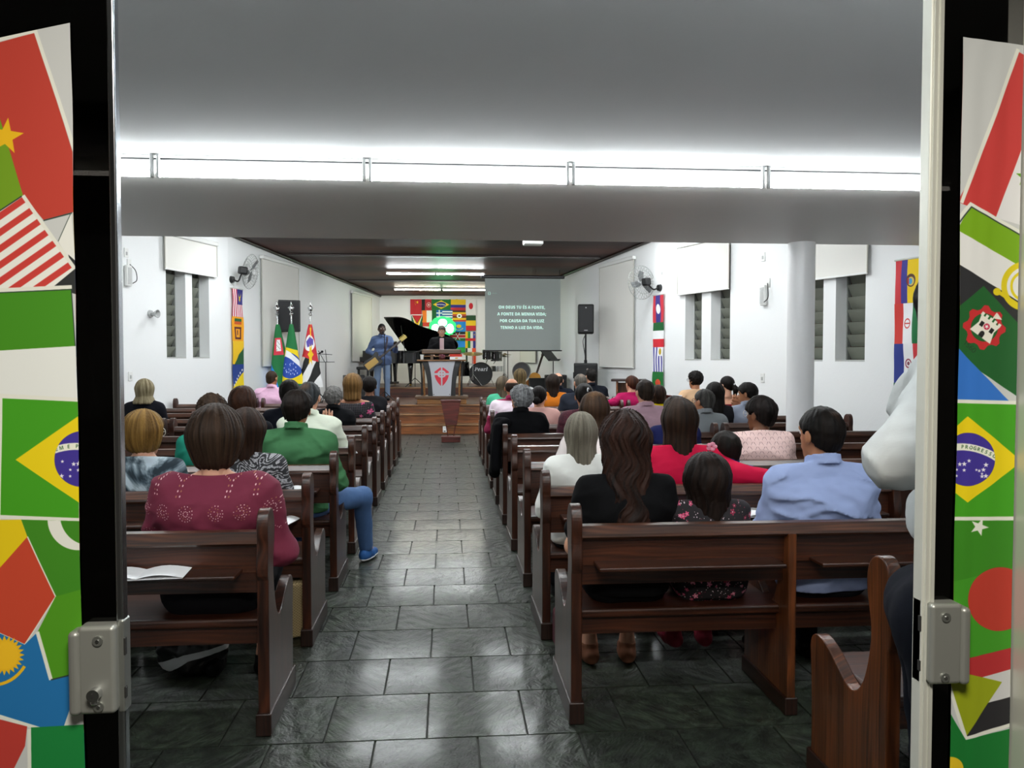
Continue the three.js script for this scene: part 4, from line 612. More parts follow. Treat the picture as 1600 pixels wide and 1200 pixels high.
// standing figures
person({ q: 1, seed: 4, skin: 'tan', fat: 0.76, headYaw: 0.1, label: 'person standing at the right door in a white shirt and dark trousers', hair: { style: 'short', ...DARKHAIR }, topWear: shirt(0xb4b8b8, { fold: 0.009, inf: 0.012, sleeveInf: 0.036, hang: 0.01, hem: 0.2, cell: 0.009 }), bottomWear: { type: 'trousers', color: 0x10131c, shoe: 0x0d0d0e, top: 0.955 } },
  standing({ height: 1.74, w: 1.05, hipY: 0.81, hipBack: 0.045, shBack: 0.04, arms: [[[-0.25, 1.2, -0.02], [0.02, 1.2, -0.24], [1, 0.1, -0.1]], [[0.25, 1.26, 0.155], [0.1, 1.25, -0.12], [-0.8, 0.1, -0.4]]] }), [1.335, 0, -2.0], -2.0);
person({ q: 1.3, face: true, seed: 9, skin: 'dark', headYaw: 0.25, label: 'person in denim shirt and jeans playing bass guitar on the stage', hair: { style: 'buzz', color: 0x0a0706, hi: 0x150f0c }, topWear: shirt(0x5a6d92, { fold: 0.008, hang: 0.06, inf: 0.016 }), bottomWear: { type: 'trousers', mat: std(0x7e95b4, 0.85), shoe: 0x14161a } },
  standing({ height: 1.68, w: 1.0, arms: [[[-0.29, 1.1, 0.0], [-0.33, 1.17, -0.27], [0.25, 0.9, -0.3]], [[0.3, 1.08, 0.03], [0.12, 0.99, -0.25], [-0.7, -0.25, -0.4]]] }), [-1.4, 0.549, -17.75], Math.PI);
person({ q: 1.3, face: true, seed: 14, skin: 'light', headPitch: -0.2, label: 'person in a black jacket speaking behind the lectern', hair: { style: 'short', color: 0x4d463e, hi: 0x8a8278 }, topWear: { name: 'jacket', mat: mat(0x141416, 0.85), collar: true, inf: 0.024, hang: 0.1, extra: (root, J) => { part('shirt_front', rbox(0.09, 0.26, 0.02, 0, J.chest[1] + 0.03, -0.135, 0.01), mat(0xd8b8bc, 0.8), root); } } },
  standing({ height: 1.62, w: 1.08, arms: [[[-0.28, 1.0, -0.02], [-0.2, 0.98, -0.27], [0.2, 0.1, -1]], [[0.28, 1.0, -0.02], [0.2, 0.98, -0.27], [-0.2, 0.1, -1]]] }), [-0.09, 0.549, -17.35], Math.PI);
// ---------- flags: one sheet of prints, each flag a cloth of its own ----------
const star = (c, x, y, r, rot = -Math.PI / 2, n = 5, k = 0.4) => { c.beginPath(); for (let i = 0; i < n * 2; i++) { const a = rot + i * Math.PI / n, q = i % 2 ? r * k : r; c.lineTo(x + Math.cos(a) * q, y + Math.sin(a) * q); } c.closePath(); c.fill(); };
const disc = (c, x, y, r, col) => { c.fillStyle = col; c.beginPath(); c.arc(x, y, r, 0, 7); c.fill(); };
const poly = (c, col, pts) => { c.fillStyle = col; c.beginPath(); pts.forEach((p) => c.lineTo(p[0], p[1])); c.closePath(); c.fill(); };
const bandsH = (c, w, h, cols, ws) => { let y = 0; const t = ws ? ws.reduce((a, b) => a + b) : cols.length; cols.forEach((q, i) => { const k = h * (ws ? ws[i] : 1) / t; c.fillStyle = q; c.fillRect(0, y, w, k + 1); y += k; }); };
const bandsV = (c, w, h, cols, ws) => { let x = 0; const t = ws ? ws.reduce((a, b) => a + b) : cols.length; cols.forEach((q, i) => { const k = w * (ws ? ws[i] : 1) / t; c.fillStyle = q; c.fillRect(x, 0, k + 1, h); x += k; }); };
const fill = (c, w, h, q) => { c.fillStyle = q; c.fillRect(0, 0, w, h); };
function brazil(c, w, h) { fill(c, w, h, '#0c6b2c'); poly(c, '#f2cf16', [[w * 0.08, h / 2], [w / 2, h * 0.1], [w * 0.92, h / 2], [w / 2, h * 0.9]]); disc(c, w / 2, h / 2, h * 0.25, '#1f2c84'); c.strokeStyle = '#f4f4f0'; c.lineWidth = h * 0.045; c.beginPath(); c.arc(w / 2 - h * 0.06, h * 1.0, h * 0.52, -2.0, -1.02); c.stroke(); c.fillStyle = '#fff'; for (let i = 0; i < 9; i++) star(c, w / 2 + Math.sin(i * 2.4) * h * 0.15, h * 0.58 + Math.cos(i * 1.9) * h * 0.09, h * 0.014); }
const FLAGS = {
  china: (c, w, h) => { fill(c, w, h, '#c2202c'); c.fillStyle = '#f0c020'; star(c, w * 0.62, h * 0.2, h * 0.12); for (let i = 0; i < 4; i++) star(c, w * (0.42 + 0.03 * (i % 2)), h * (0.12 + i * 0.08), h * 0.035); },
  guyana: (c, w, h) => { fill(c, w, h, '#0f5a30'); poly(c, '#f4f4f0', [[0, 0], [w, 0], [w / 2, h]]); poly(c, '#f0c414', [[w * 0.05, 0], [w * 0.95, 0], [w / 2, h * 0.92]]); poly(c, '#111', [[w * 0.0, 0], [w, 0], [w / 2, h * 0.56]]); poly(c, '#c8202c', [[w * 0.04, 0], [w * 0.96, 0], [w / 2, h * 0.5]]); c.fillStyle = '#f0f0ee'; c.fillRect(0, 0, w, h * 0.06); },
  afghan: (c, w, h) => { bandsV(c, w, h, ['#1a1a1a', '#b8202e', '#b8202e']); c.strokeStyle = '#e8d8d0'; c.lineWidth = h * 0.03; c.beginPath(); c.arc(w * 0.72, h * 0.5, h * 0.2, 0, 7); c.stroke(); disc(c, w * 0.72, h * 0.5, h * 0.09, '#e2cfc6'); },
  ivory: (c, w, h) => bandsV(c, w, h, ['#ee7d1a', '#eeeeea'], [0.9, 1.1]),
  egypt: (c, w, h) => { bandsH(c, w, h, ['#d03a28', '#f0f0ee'], [1, 1.1]); disc(c, w * 0.55, h * 0.72, h * 0.13, '#c79a2a'); },
  chile: (c, w, h) => { fill(c, w, h, '#1d4a94'); c.fillStyle = '#f4f4f4'; star(c, w * 0.62, h * 0.62, h * 0.24); c.fillRect(0, 0, w * 0.6, h * 0.12); },
  brazil, greece: (c, w, h) => { bandsH(c, w, h, ['#1f5fa6', '#f2f2f2', '#1f5fa6', '#f2f2f2', '#1f5fa6', '#f2f2f2', '#1f5fa6', '#f2f2f2', '#1f5fa6']); c.fillStyle = '#1f5fa6'; c.fillRect(0, 0, w * 0.36, h * 5 / 9); c.fillStyle = '#f2f2f2'; c.fillRect(w * 0.15, 0, w * 0.06, h * 5 / 9); c.fillRect(0, h * 0.24, w * 0.36, h * 0.09); },
  colombia: (c, w, h) => bandsH(c, w, h, ['#e6bd0e', '#2b2a86', '#b8272f'], [2, 1, 1]),
  uganda: (c, w, h) => { bandsH(c, w, h, ['#4a2a22', '#f0c21a', '#c44a2a', '#6e2a22', '#f0c21a', '#c8442c']); disc(c, w / 2, h / 2, h * 0.19, '#f4f4f0'); disc(c, w / 2, h / 2, h * 0.08, '#333'); },
  kazakh: (c, w, h) => { fill(c, w, h, '#1d86d8'); disc(c, w / 2, h * 0.46, h * 0.18, '#f0c81e'); c.strokeStyle = '#f0c81e'; c.lineWidth = h * 0.05; c.beginPath(); c.arc(w / 2, h * 0.5, h * 0.33, 0.4, 2.75); c.stroke(); },
  kenya: (c, w, h) => { bandsH(c, w, h, ['#161616', '#f0f0f0', '#b8242c', '#f0f0f0', '#1f6a34'], [3, 0.5, 3, 0.5, 3]); c.fillStyle = '#a81f28'; c.beginPath(); c.ellipse(w / 2, h / 2, w * 0.09, h * 0.36, 0, 0, 7); c.fill(); c.strokeStyle = '#f0f0f0'; c.lineWidth = h * 0.03; c.beginPath(); c.moveTo(w * 0.36, h * 0.1); c.lineTo(w * 0.64, h * 0.9); c.moveTo(w * 0.64, h * 0.1); c.lineTo(w * 0.36, h * 0.9); c.stroke(); },
  djibouti: (c, w, h) => { bandsH(c, w, h, ['#1d8ae0', '#2aa046'], [1.2, 1]); poly(c, '#f2f2f2', [[0, h * 0.2], [w * 0.35, h * 0.6], [0, h * 0.75]]); },
  japan: (c, w, h) => { fill(c, w, h, '#e6e6e6'); disc(c, w / 2, h * 0.42, h * 0.2, '#cf1f30'); },
  bolivia: (c, w, h) => bandsH(c, w, h, ['#1f4a2a', '#ecc414', '#c8262e']),
  central: (c, w, h) => { bandsV(c, w, h, ['#e8c018', '#1f8a36', '#ececec', '#3a3a8c']); c.fillStyle = '#cc2a2e'; c.fillRect(0, h * 0.4, w, h * 0.16); c.fillStyle = '#f0d020'; star(c, w * 0.88, h * 0.18, h * 0.06); },
  ireland: (c, w, h) => bandsV(c, w, h, ['#1c3a2a', '#ececea', '#e8502a'], [0.6, 1.4, 1.2]),
  malaysia: (c, w, h) => { for (let i = 0; i < 12; i++) { c.fillStyle = i % 2 ? '#f2eef0' : '#c8304a'; c.fillRect(i * w / 12, 0, w / 12 + 1, h); } c.fillStyle = '#2a2a80'; c.fillRect(w * 0.42, 0, w * 0.58, h * 0.55); disc(c, w * 0.7, h * 0.2, w * 0.14, '#f0cc1e'); disc(c, w * 0.7, h * 0.15, w * 0.12, '#2a2a80'); c.fillStyle = '#f0cc1e'; star(c, w * 0.7, h * 0.36, w * 0.12, 0, 10); },
  srilanka: (c, w, h) => { fill(c, w, h, '#f0a414'); c.fillStyle = '#1f5a2c'; c.fillRect(w * 0.2, h * 0.08, w * 0.6, h * 0.12); c.fillStyle = '#d2581c'; c.fillRect(w * 0.2, h * 0.2, w * 0.6, h * 0.12); c.fillStyle = '#5a1a22'; c.fillRect(w * 0.2, h * 0.42, w * 0.6, h * 0.5); c.fillStyle = '#f0a414'; c.fillRect(w * 0.3, h * 0.5, w * 0.4, h * 0.34); c.fillStyle = '#5a1a22'; c.fillRect(w * 0.42, h * 0.55, w * 0.12, h * 0.2); },
  rwanda: (c, w, h) => { fill(c, w, h, '#f0c21a'); poly(c, '#1f5a30', [[w, h * 0.25], [w, h], [w * 0.15, h], [w * 0.5, h * 0.6]]); },
  bosnia: (c, w, h) => { fill(c, w, h, '#1f3f8c'); poly(c, '#f2d41a', [[w, h * 0.3], [w, h], [0, h], [0, h * 0.85]]); c.fillStyle = '#fff'; for (let i = 0; i < 6; i++) star(c, w * (0.12 + i * 0.15), h * (0.78 - i * 0.11), w * 0.07); },
  laos: (c, w, h) => { bandsV(c, w, h, ['#c83240', '#3a3280', '#c83240'], [1, 1.6, 1]); disc(c, w / 2, h / 2, w * 0.18, '#f2f2f4'); },
  hungary: (c, w, h) => bandsH(c, w, h, ['#14602c', '#f2f4f4', '#d02432']),
  uruguay: (c, w, h) => { bandsV(c, w, h, ['#f2f2f6', '#4a4aa0', '#f2f2f6', '#4a4aa0', '#f2f2f6', '#4a4aa0', '#f2f2f6', '#4a4aa0', '#f2f2f6']); c.fillStyle = '#f2f2f6'; c.fillRect(w * 0.44, 0, w * 0.56, h * 0.36); disc(c, w * 0.7, h * 0.18, w * 0.13, '#c8a824'); },
  bangladesh: (c, w, h) => { fill(c, w, h, '#14702c'); disc(c, w * 0.5, h * 0.75, w * 0.25, '#d04a2c'); },
  ecuador: (c, w, h) => { bandsV(c, w, h, ['#c8303a', '#38348c', '#f0cc0a'], [1, 0.9, 2]); c.fillStyle = '#5a3a2a'; c.beginPath(); c.ellipse(w * 0.62, h * 0.48, w * 0.17, h * 0.15, 0, 0, 7); c.fill(); c.fillStyle = '#d8c060'; c.beginPath(); c.ellipse(w * 0.62, h * 0.5, w * 0.12, h * 0.1, 0, 0, 7); c.fill(); disc(c, w * 0.6, h * 0.5, w * 0.07, '#4aa0d0'); c.fillStyle = '#b8302c'; c.fillRect(w * 0.5, h * 0.42, w * 0.05, h * 0.14); },
  iran: (c, w, h) => { bandsV(c, w, h, ['#d0362e', '#f4f4f6', '#14703a'], [1, 1.1, 0.9]); c.strokeStyle = '#d0362e'; c.lineWidth = w * 0.03; c.beginPath(); c.arc(w * 0.5, h * 0.5, w * 0.11, 0, 7); c.moveTo(w * 0.4, h * 0.5); c.lineTo(w * 0.62, h * 0.5); c.stroke(); },
  paraguay: (c, w, h) => { bandsV(c, w, h, ['#2a3a8c', '#f4f4f6', '#d0343a'], [1.1, 1.1, 0.8]); c.strokeStyle = '#a04a5a'; c.lineWidth = w * 0.04; c.beginPath(); c.arc(w * 0.53, h * 0.5, w * 0.1, 0, 7); c.stroke(); disc(c, w * 0.53, h * 0.5, w * 0.05, '#8a4a5a'); },
  seychelles: (c, w, h) => { fill(c, w, h, '#14602e'); poly(c, '#e0c820', [[w * 0.2, 0], [w, h * 0.7], [w, h], [0, h * 0.6]]); },
  drapeTown: (c, w, h) => { fill(c, w, h, '#12713a'); poly(c, '#1f86d8', [[0, h * 0.55], [w * 0.3, h * 0.75], [w * 0.45, h], [0, h]]); c.fillStyle = '#d8344a'; c.fillRect(w * 0.18, h * 0.22, w * 0.64, h * 0.27); c.fillStyle = '#f2f2f2'; c.fillRect(w * 0.34, h * 0.25, w * 0.36, h * 0.18); c.fillStyle = '#26402c'; for (let i = 0; i < 9; i++) c.fillRect(w * (0.36 + 0.04 * (i % 4) * 2), h * (0.26 + 0.018 * i), w * 0.05, h * 0.012); },
  drapeBrazil: (c, w, h) => { fill(c, w, h, '#12713a'); poly(c, '#f0d40e', [[0, h * 0.36], [w, h * 0.42], [w, h * 0.95], [0, h * 0.9]]); c.fillStyle = '#1c46a4'; c.beginPath(); c.ellipse(w / 2, h * 0.66, w * 0.52, h * 0.2, 0, 0, 7); c.fill(); c.strokeStyle = '#eef0f4'; c.lineWidth = w * 0.1; c.beginPath(); c.moveTo(w * 0.15, h * 0.46); c.quadraticCurveTo(w * 0.75, h * 0.52, w * 0.98, h * 0.66); c.stroke(); c.fillStyle = '#e6ecff'; const r = makeRandom(3); for (let i = 0; i < 26; i++) star(c, w * (0.1 + 0.75 * r()), h * (0.62 + 0.2 * r()), w * 0.02); },
  drapeState: (c, w, h) => { bandsH(c, w, h, ['#e8e8e8', '#161616', '#e8e8e8', '#161616', '#e8e8e8', '#161616', '#e8e8e8', '#161616', '#e8e8e8', '#161616']); c.save(); c.beginPath(); c.rect(0, h * 0.5, w, h * 0.5); c.clip(); for (let i = -6; i < 10; i++) { poly(c, i % 2 ? '#161616' : '#e8e8e8', [[i * w * 0.34, h], [i * w * 0.34 + w * 0.34, h], [i * w * 0.34 + w * 1.0, h * 0.5], [i * w * 0.34 + w * 0.66, h * 0.5]]); } c.restore(); poly(c, '#c82a34', [[0, 0], [w, 0], [w, h * 0.6], [w * 0.15, h * 0.52], [0, h * 0.52]]); c.fillStyle = '#f2f2f4'; c.beginPath(); c.ellipse(w / 2, h * 0.3, w * 0.42, h * 0.13, 0, 0, 7); c.fill(); poly(c, '#5a4aa8', [[w * 0.2, h * 0.28], [w * 0.5, h * 0.2], [w * 0.85, h * 0.24], [w * 0.8, h * 0.33], [w * 0.35, h * 0.37]]); c.fillStyle = '#f0c414'; star(c, w * 0.6, h * 0.48, w * 0.2, 0, 6, 0.5); star(c, w * 0.6, h * 0.11, w * 0.16); },
};
const flagNames = Object.keys(FLAGS), CW = 256, CH = 256, COLS = 8;
const flagAtlas = canvas(2048, 1280, (c, W, H) => flagNames.forEach((n, i) => { c.save(); c.translate((i % COLS) * CW, Math.floor(i / COLS) * CH); c.beginPath(); c.rect(0, 0, CW, CH); c.clip(); FLAGS[n](c, CW, CH); c.restore(); }));
const flagMat = std(0xffffff, 0.75, { map: flagAtlas, side: THREE.DoubleSide });
function cellUV(g, name) { const i = flagNames.indexOf(name), uv = g.attributes.uv, cx = (i % COLS), cy = Math.floor(i / COLS), e = 0.006; for (let k = 0; k < uv.count; k++) uv.setXY(k, (cx + e + uv.getX(k) * (1 - 2 * e)) * CW / 2048, 1 - (cy + e + (1 - uv.getY(k)) * (1 - 2 * e)) * CH / 1280); return g; }
function flagCloth(name, w, h, wave, seed) { const g = new THREE.PlaneGeometry(w, h, 10, 8), p = g.attributes.position; for (let i = 0; i < p.count; i++) p.setZ(i, wave * N(p.getX(i) * 5 + seed, p.getY(i) * 3, seed)); g.computeVertexNormals(); return cellUV(g, name); }

// sewn sheet of flags behind the stage: each flag a part
{
  const t = thing('flag_sheet', 'large sheet of sewn national flags on the wall behind the stage', 'flags', [0, 0.78, -22.08]);
  const u = 0.00205, X = (z) => -0.968 + (z - 95) * u, Y = (z) => 3.08 - 0.78 - (z - 150) * u;
  const put = (n, x0, y0, x1, y1) => { const m = part('flag', flagCloth(n, (x1 - x0) * u, (y1 - y0) * u, 0.03, x0), flagMat, t); m.position.set((X(x0) + X(x1)) / 2, (Y(y0) + Y(y1)) / 2, 0.03); };
  put('china', 95, 150, 245, 352); put('guyana', 110, 352, 258, 572); put('afghan', 245, 150, 375, 298); put('ivory', 252, 298, 380, 458); put('egypt', 258, 458, 440, 570); put('chile', 190, 570, 420, 720);
  put('brazil', 375, 148, 632, 290); put('greece', 440, 290, 658, 440); { const m = part('green_cloth', new THREE.PlaneGeometry(70 * u, 170 * u), std(0x0c5a2a, 0.8, { side: THREE.DoubleSide }), t); m.position.set(X(410), Y(375), 0.02); }
  put('colombia', 630, 145, 832, 296); put('uganda', 655, 296, 836, 446); put('kazakh', 650, 446, 830, 580); put('kenya', 620, 580, 826, 702); put('djibouti', 670, 702, 824, 860); put('japan', 832, 150, 970, 358); put('bolivia', 834, 362, 966, 566); put('central', 824, 580, 962, 800); put('ireland', 830, 800, 966, 1010);
  part('hanging_rod', rod([X(90), Y(147), 0.03], [X(975), Y(147), 0.03], 0.008), M.plastic, t);
  for (const q of [100, 540, 960]) part('hook', box(0.012, 0.012, 0.05, X(q), Y(147), 0.005), M.steel, t);
}
// vertical strings of flags on the side walls
function flagStrip(label, side, D, y, w, list) {
  const q = onWall(side, D, 0, 0.03), t = thing('flag_strip', label, 'flags', [q.p.x, 0, q.p.z], q.turn, 'strips of flags on the side walls'); let top = y;
  part('hanging_rod', rod([-w / 2 - 0.02, y + 0.01, 0], [w / 2 + 0.02, y + 0.01, 0], 0.012), M.alu, t);
  list.forEach(([n, h], i) => { const m = part('flag', flagCloth(n, w, h, 0.025, i * 3 + D), flagMat, t); m.position.set(0, top - h / 2, 0.012); top -= h; });
}
flagStrip('tall strip of four flags hanging on the left wall beneath the fan', -1, 13.85, 2.64, 0.38, [['malaysia', 0.46], ['srilanka', 0.41], ['rwanda', 0.39], ['bosnia', 0.44]]);
flagStrip('tall strip of flags hanging on the right wall beneath the fan', 1, 13.42, 2.55, 0.33, [['laos', 0.46], ['hungary', 0.42], ['uruguay', 0.42], ['bangladesh', 0.25], ['seychelles', 0.2]]);
flagStrip('wide strip of flags on the right wall beside the glass door', 1, 8.54, 2.58, 0.34, [['ecuador', 0.48], ['iran', 0.45], ['paraguay', 0.44], ['seychelles', 0.2]]);

// ---------- things on the walls ----------
function blind(label, side, d0, d1, y0, y1) {
  const D = (d0 + d1) / 2, q = onWall(side, D, 0, 0.05), w = Math.hypot(d1 - d0, wallX(d0) - wallX(d1)), t = thing('roller_blind', label, 'blind', [q.p.x, y0, q.p.z], q.turn, 'roller blinds'); const h = y1 - y0;
  part('fabric', box(w, h, 0.008, 0, h / 2, 0), M.blind, t); part('bottom_bar', rbox(w, 0.025, 0.02, 0, 0.0, 0, 0.006), M.plastic, t); part('headrail', rbox(w + 0.03, 0.07, 0.08, 0, h, 0, 0.02), M.plastic, t);
  for (const s of [-1, 1]) part('side_cord', box(0.012, h, 0.012, s * w / 2, h / 2, 0.005), M.blindEdge, t);
}
blind('half-raised blind over the two left louvre windows', -1, 11.98, 13.22, 2.78, 3.3);
blind('lowered blind on the left wall behind the three flag poles', -1, 14.75, 16.4, 1.34, 3.3);
blind('lowered blind on the left wall beside the piano', -1, 19.66, 21.2, 1.41, 3.08);
blind('half-raised blind over the farther right louvre windows', 1, 11.57, 12.85, 2.515, 3.3);
blind('half-raised blind behind the white column', 1, 9.08, 10.35, 2.49, 3.05);
blind('lowered blind on the right wall beside the loudspeaker pole', 1, 14.3, 15.85, 1.31, 3.3);
blind('lowered blind on the right wall behind the projection screen', 1, 19.84, 21.1, 1.37, 3.08);
function wallFan(label, side, D, y, aim, lift) {
  const q = onWall(side, D, y, 0), t = thing('wall_fan', label, 'fan', [q.p.x, y, q.p.z], q.turn, 'wall fans');
  part('wall_plate', cyl(0.05, 0.06, 0.05, 0, 0, 0, 20).rotateX(Math.PI / 2).translate(0, 0, 0.025), M.black, t);
  const hub = [aim[0], lift, aim[1]];
  part('arm', tube([[0, 0, 0.04], [hub[0] * 0.3, -0.03, 0.12], [hub[0] * 0.8, lift * 0.5, hub[2] * 0.85], hub], 0.014, 24, 8), M.black, t);
  const h = new THREE.Group(); h.name = 'fan_head'; t.add(h); h.position.set(...hub); h.rotation.y = Math.atan2(aim[2], aim[3]) - q.turn; h.rotation.x = 0.12;
  part('motor', rbox(0.12, 0.13, 0.14, 0, 0, 0.0, 0.03), M.black, h);
  const R = 0.29, ws = []; for (let i = 0; i < 28; i++) { const a = i / 28 * 6.283; ws.push(tube([[Math.cos(a) * 0.06, Math.sin(a) * 0.06, 0.06], [Math.cos(a) * R * 0.7, Math.sin(a) * R * 0.7, 0.07], [Math.cos(a) * R, Math.sin(a) * R, 0.13], [Math.cos(a) * R * 0.7, Math.sin(a) * R * 0.7, 0.19], [Math.cos(a) * 0.05, Math.sin(a) * 0.05, 0.2]], 0.0022, 14, 5)); }
  for (const r of [0.12, 0.2, R]) ws.push(new THREE.TorusGeometry(r, 0.003, 6, 40).translate(0, 0, r === R ? 0.13 : 0.075));
  part('cage', merge(ws), M.steel, h);
  for (let i = 0; i < 3; i++) { const b = part('blade', extrude([[0, -0.03], [0.1, -0.085], [0.22, -0.07], [0.23, 0.02], [0.08, 0.03]], 0.004, 0), std(0x5c5e60, 0.4, { transparent: false }), h); b.position.z = 0.13; b.rotation.set(0.35, 0, i * 2.094); }
}
wallFan('wall fan with wire cage on the left wall above the flag strip', -1, 13.7, 2.79, [0.02, 0.2, 0.8, -0.6], 0.15);
wallFan('wall fan with wire cage on the right wall above the flag strip', 1, 13.42, 2.68, [-0.06, 0.24, -0.45, -0.9], 0.1);
wallFan('wall fan nearest the door on the right, mostly hidden above the soffit', 1, 8.25, 2.96, [-0.06, 0.24, -0.45, -0.9], 0.05);
function emergencyLight(label, side, D, y) { const q = onWall(side, D, y, 0.04), t = thing('emergency_light', label, 'lamp', [q.p.x, y, q.p.z], q.turn, 'emergency lights'); part('case', rbox(0.1, 0.28, 0.05, 0, 0, 0, 0.012), M.plastic, t); for (let i = 0; i < 12; i++) part('fin', box(0.075, 0.008, 0.012, 0, -0.11 + i * 0.019, 0.027), M.plasticGrey, t); part('cable', tube([[0.05, -0.1, 0.03], [0.13, -0.05, 0.03], [0.12, 0.08, 0.02], [0.06, 0.16, -0.02]], 0.006, 20, 6), M.black, t); part('plug_plate', rbox(0.08, 0.12, 0.012, 0.06, 0.17, -0.03, 0.004), M.plastic, t); }
emergencyLight('white emergency light on the left wall', -1, 11.25, 2.6); emergencyLight('white emergency light on the right wall by the column', 1, 10.85, 2.36);
function wallPlate(label, side, D, y) { const q = onWall(side, D, y, 0.006), t = thing('switch_plate', label, 'switch', [q.p.x, y, q.p.z], q.turn, 'switch plates'); part('plate', rbox(0.08, 0.125, 0.012, 0, 0, 0, 0.004), M.plastic, t); part('rocker', rbox(0.03, 0.045, 0.01, 0, -0.01, 0.008, 0.003), M.plasticGrey, t); }
wallPlate('switch plate high on the left wall above the emergency light', -1, 11.26, 2.91); wallPlate('switch plate low on the left wall', -1, 11.3, 1.24); wallPlate('switch plate high on the right wall above the emergency light', 1, 10.9, 2.9); wallPlate('switch plate low on the right wall beside the column', 1, 10.89, 1.21);
wallPlate('small box on the right wall beside the fan', 1, 13.35, 2.93);
{ const q = onWall(-1, 11.71, 2.11, 0), t = thing('wall_siren', 'small grey round siren on the left wall', 'siren', [q.p.x, 2.11, q.p.z], q.turn); part('base', cyl(0.05, 0.055, 0.03, 0, 0, 0).rotateX(Math.PI / 2).translate(0, 0, 0.015), M.plasticGrey, t); part('horn', lathe([[0.02, 0], [0.03, 0.04], [0.055, 0.09], [0.06, 0.1], [0.05, 0.1], [0.02, 0.04]]).rotateX(Math.PI / 2).translate(0, 0, 0.03), M.plasticGrey, t); }
{ const q = onWall(-1, 15.6, 2.28, 0.16), t = thing('wall_loudspeaker', 'black loudspeaker hung on the left wall behind the flag poles', 'speaker', [q.p.x, 2.28, q.p.z], q.turn - 1.05); part('cabinet', rbox(0.46, 0.6, 0.2, 0, 0, 0, 0.02), M.black, t); part('grille', rbox(0.4, 0.54, 0.02, 0, 0, 0.1, 0.01), M.grille, t); part('bracket', box(0.06, 0.2, 0.1, 0, 0, -0.12), M.darkMetal, t); }

// ---------- on the stage ----------
{ // projection screen and its slide
  const t = thing('projection_screen', 'pull-down screen showing lines of a hymn', 'screen', [1.66, 1.653, -17.3]);
  const slide = canvas(1024, 960, (c, w, h) => {
    c.fillStyle = '#a3aba7'; c.fillRect(0, 0, w, h); c.fillStyle = '#d8fff2'; c.textAlign = 'center'; c.font = 'bold 54px sans-serif';
    ['OH DEUS TU ÉS A FONTE,', 'A FONTE DA MINHA VIDA;', 'POR CAUSA DA TUA LUZ', 'TENHO A LUZ DA VIDA.'].forEach((l, i) => c.fillText(l, w * 0.488, h * 0.425 + i * h * 0.094));
    c.beginPath(); c.ellipse(58, 206, 20, 24, 0, 0, 7); c.fill(); c.fillStyle = '#a3aba7'; c.fillRect(54, 186, 8, 42); c.fillRect(42, 198, 32, 7); c.fillStyle = '#a9c4ba'; c.fillRect(92, 200, 70, 8);
  });
  part('screen_sheet', new THREE.BoxGeometry(1.64, 1.556, 0.004).translate(0, 0.778, 0), std(0xffffff, 0.8, { map: slide, emissive: 0xffffff, emissiveMap: canvas(1024, 960, (c, w, h) => { c.fillStyle = '#060807'; c.fillRect(0, 0, w, h); c.fillStyle = '#a9d6c6'; c.textAlign = 'center'; c.font = 'bold 54px sans-serif'; ['OH DEUS TU ÉS A FONTE,', 'A FONTE DA MINHA VIDA;', 'POR CAUSA DA TUA LUZ', 'TENHO A LUZ DA VIDA.'].forEach((l, i) => c.fillText(l, w * 0.488, h * 0.425 + i * h * 0.094)); }), emissiveIntensity: 0.9 }), t);
  part('top_case', rbox(1.82, 0.07, 0.08, 0, 1.58, 0, 0.02), M.black, t); part('bottom_bar', rbox(1.71, 0.028, 0.03, 0, -0.012, 0, 0.008), M.black, t);
  for (const s of [-1, 1]) part('hanger', rod([s * 0.8, 1.6, 0], [s * 0.8, ceilY(17.3) - 1.653, 0], 0.006), M.darkMetal, t);
}
{ const t = thing('projector', 'white projector hung from the timber ceiling', 'projector', [1.36, 3.24, -12.5]); part('case', rbox(0.3, 0.1, 0.24, 0, 0.06, 0, 0.02), M.plastic, t); part('lens', cyl(0.035, 0.035, 0.05, 0, 0, 0).rotateX(Math.PI / 2).translate(0.06, 0.06, -0.13), M.blackGloss, t); part('ceiling_pole', rod([0, 0.1, 0], [0, ceilY(12.5) - 3.24, 0], 0.02), M.plastic, t); part('bracket', tube([[-0.1, 0.12, 0], [-0.06, 0.17, 0], [0.06, 0.17, 0], [0.1, 0.12, 0]], 0.008, 20, 6), M.steel, t); }
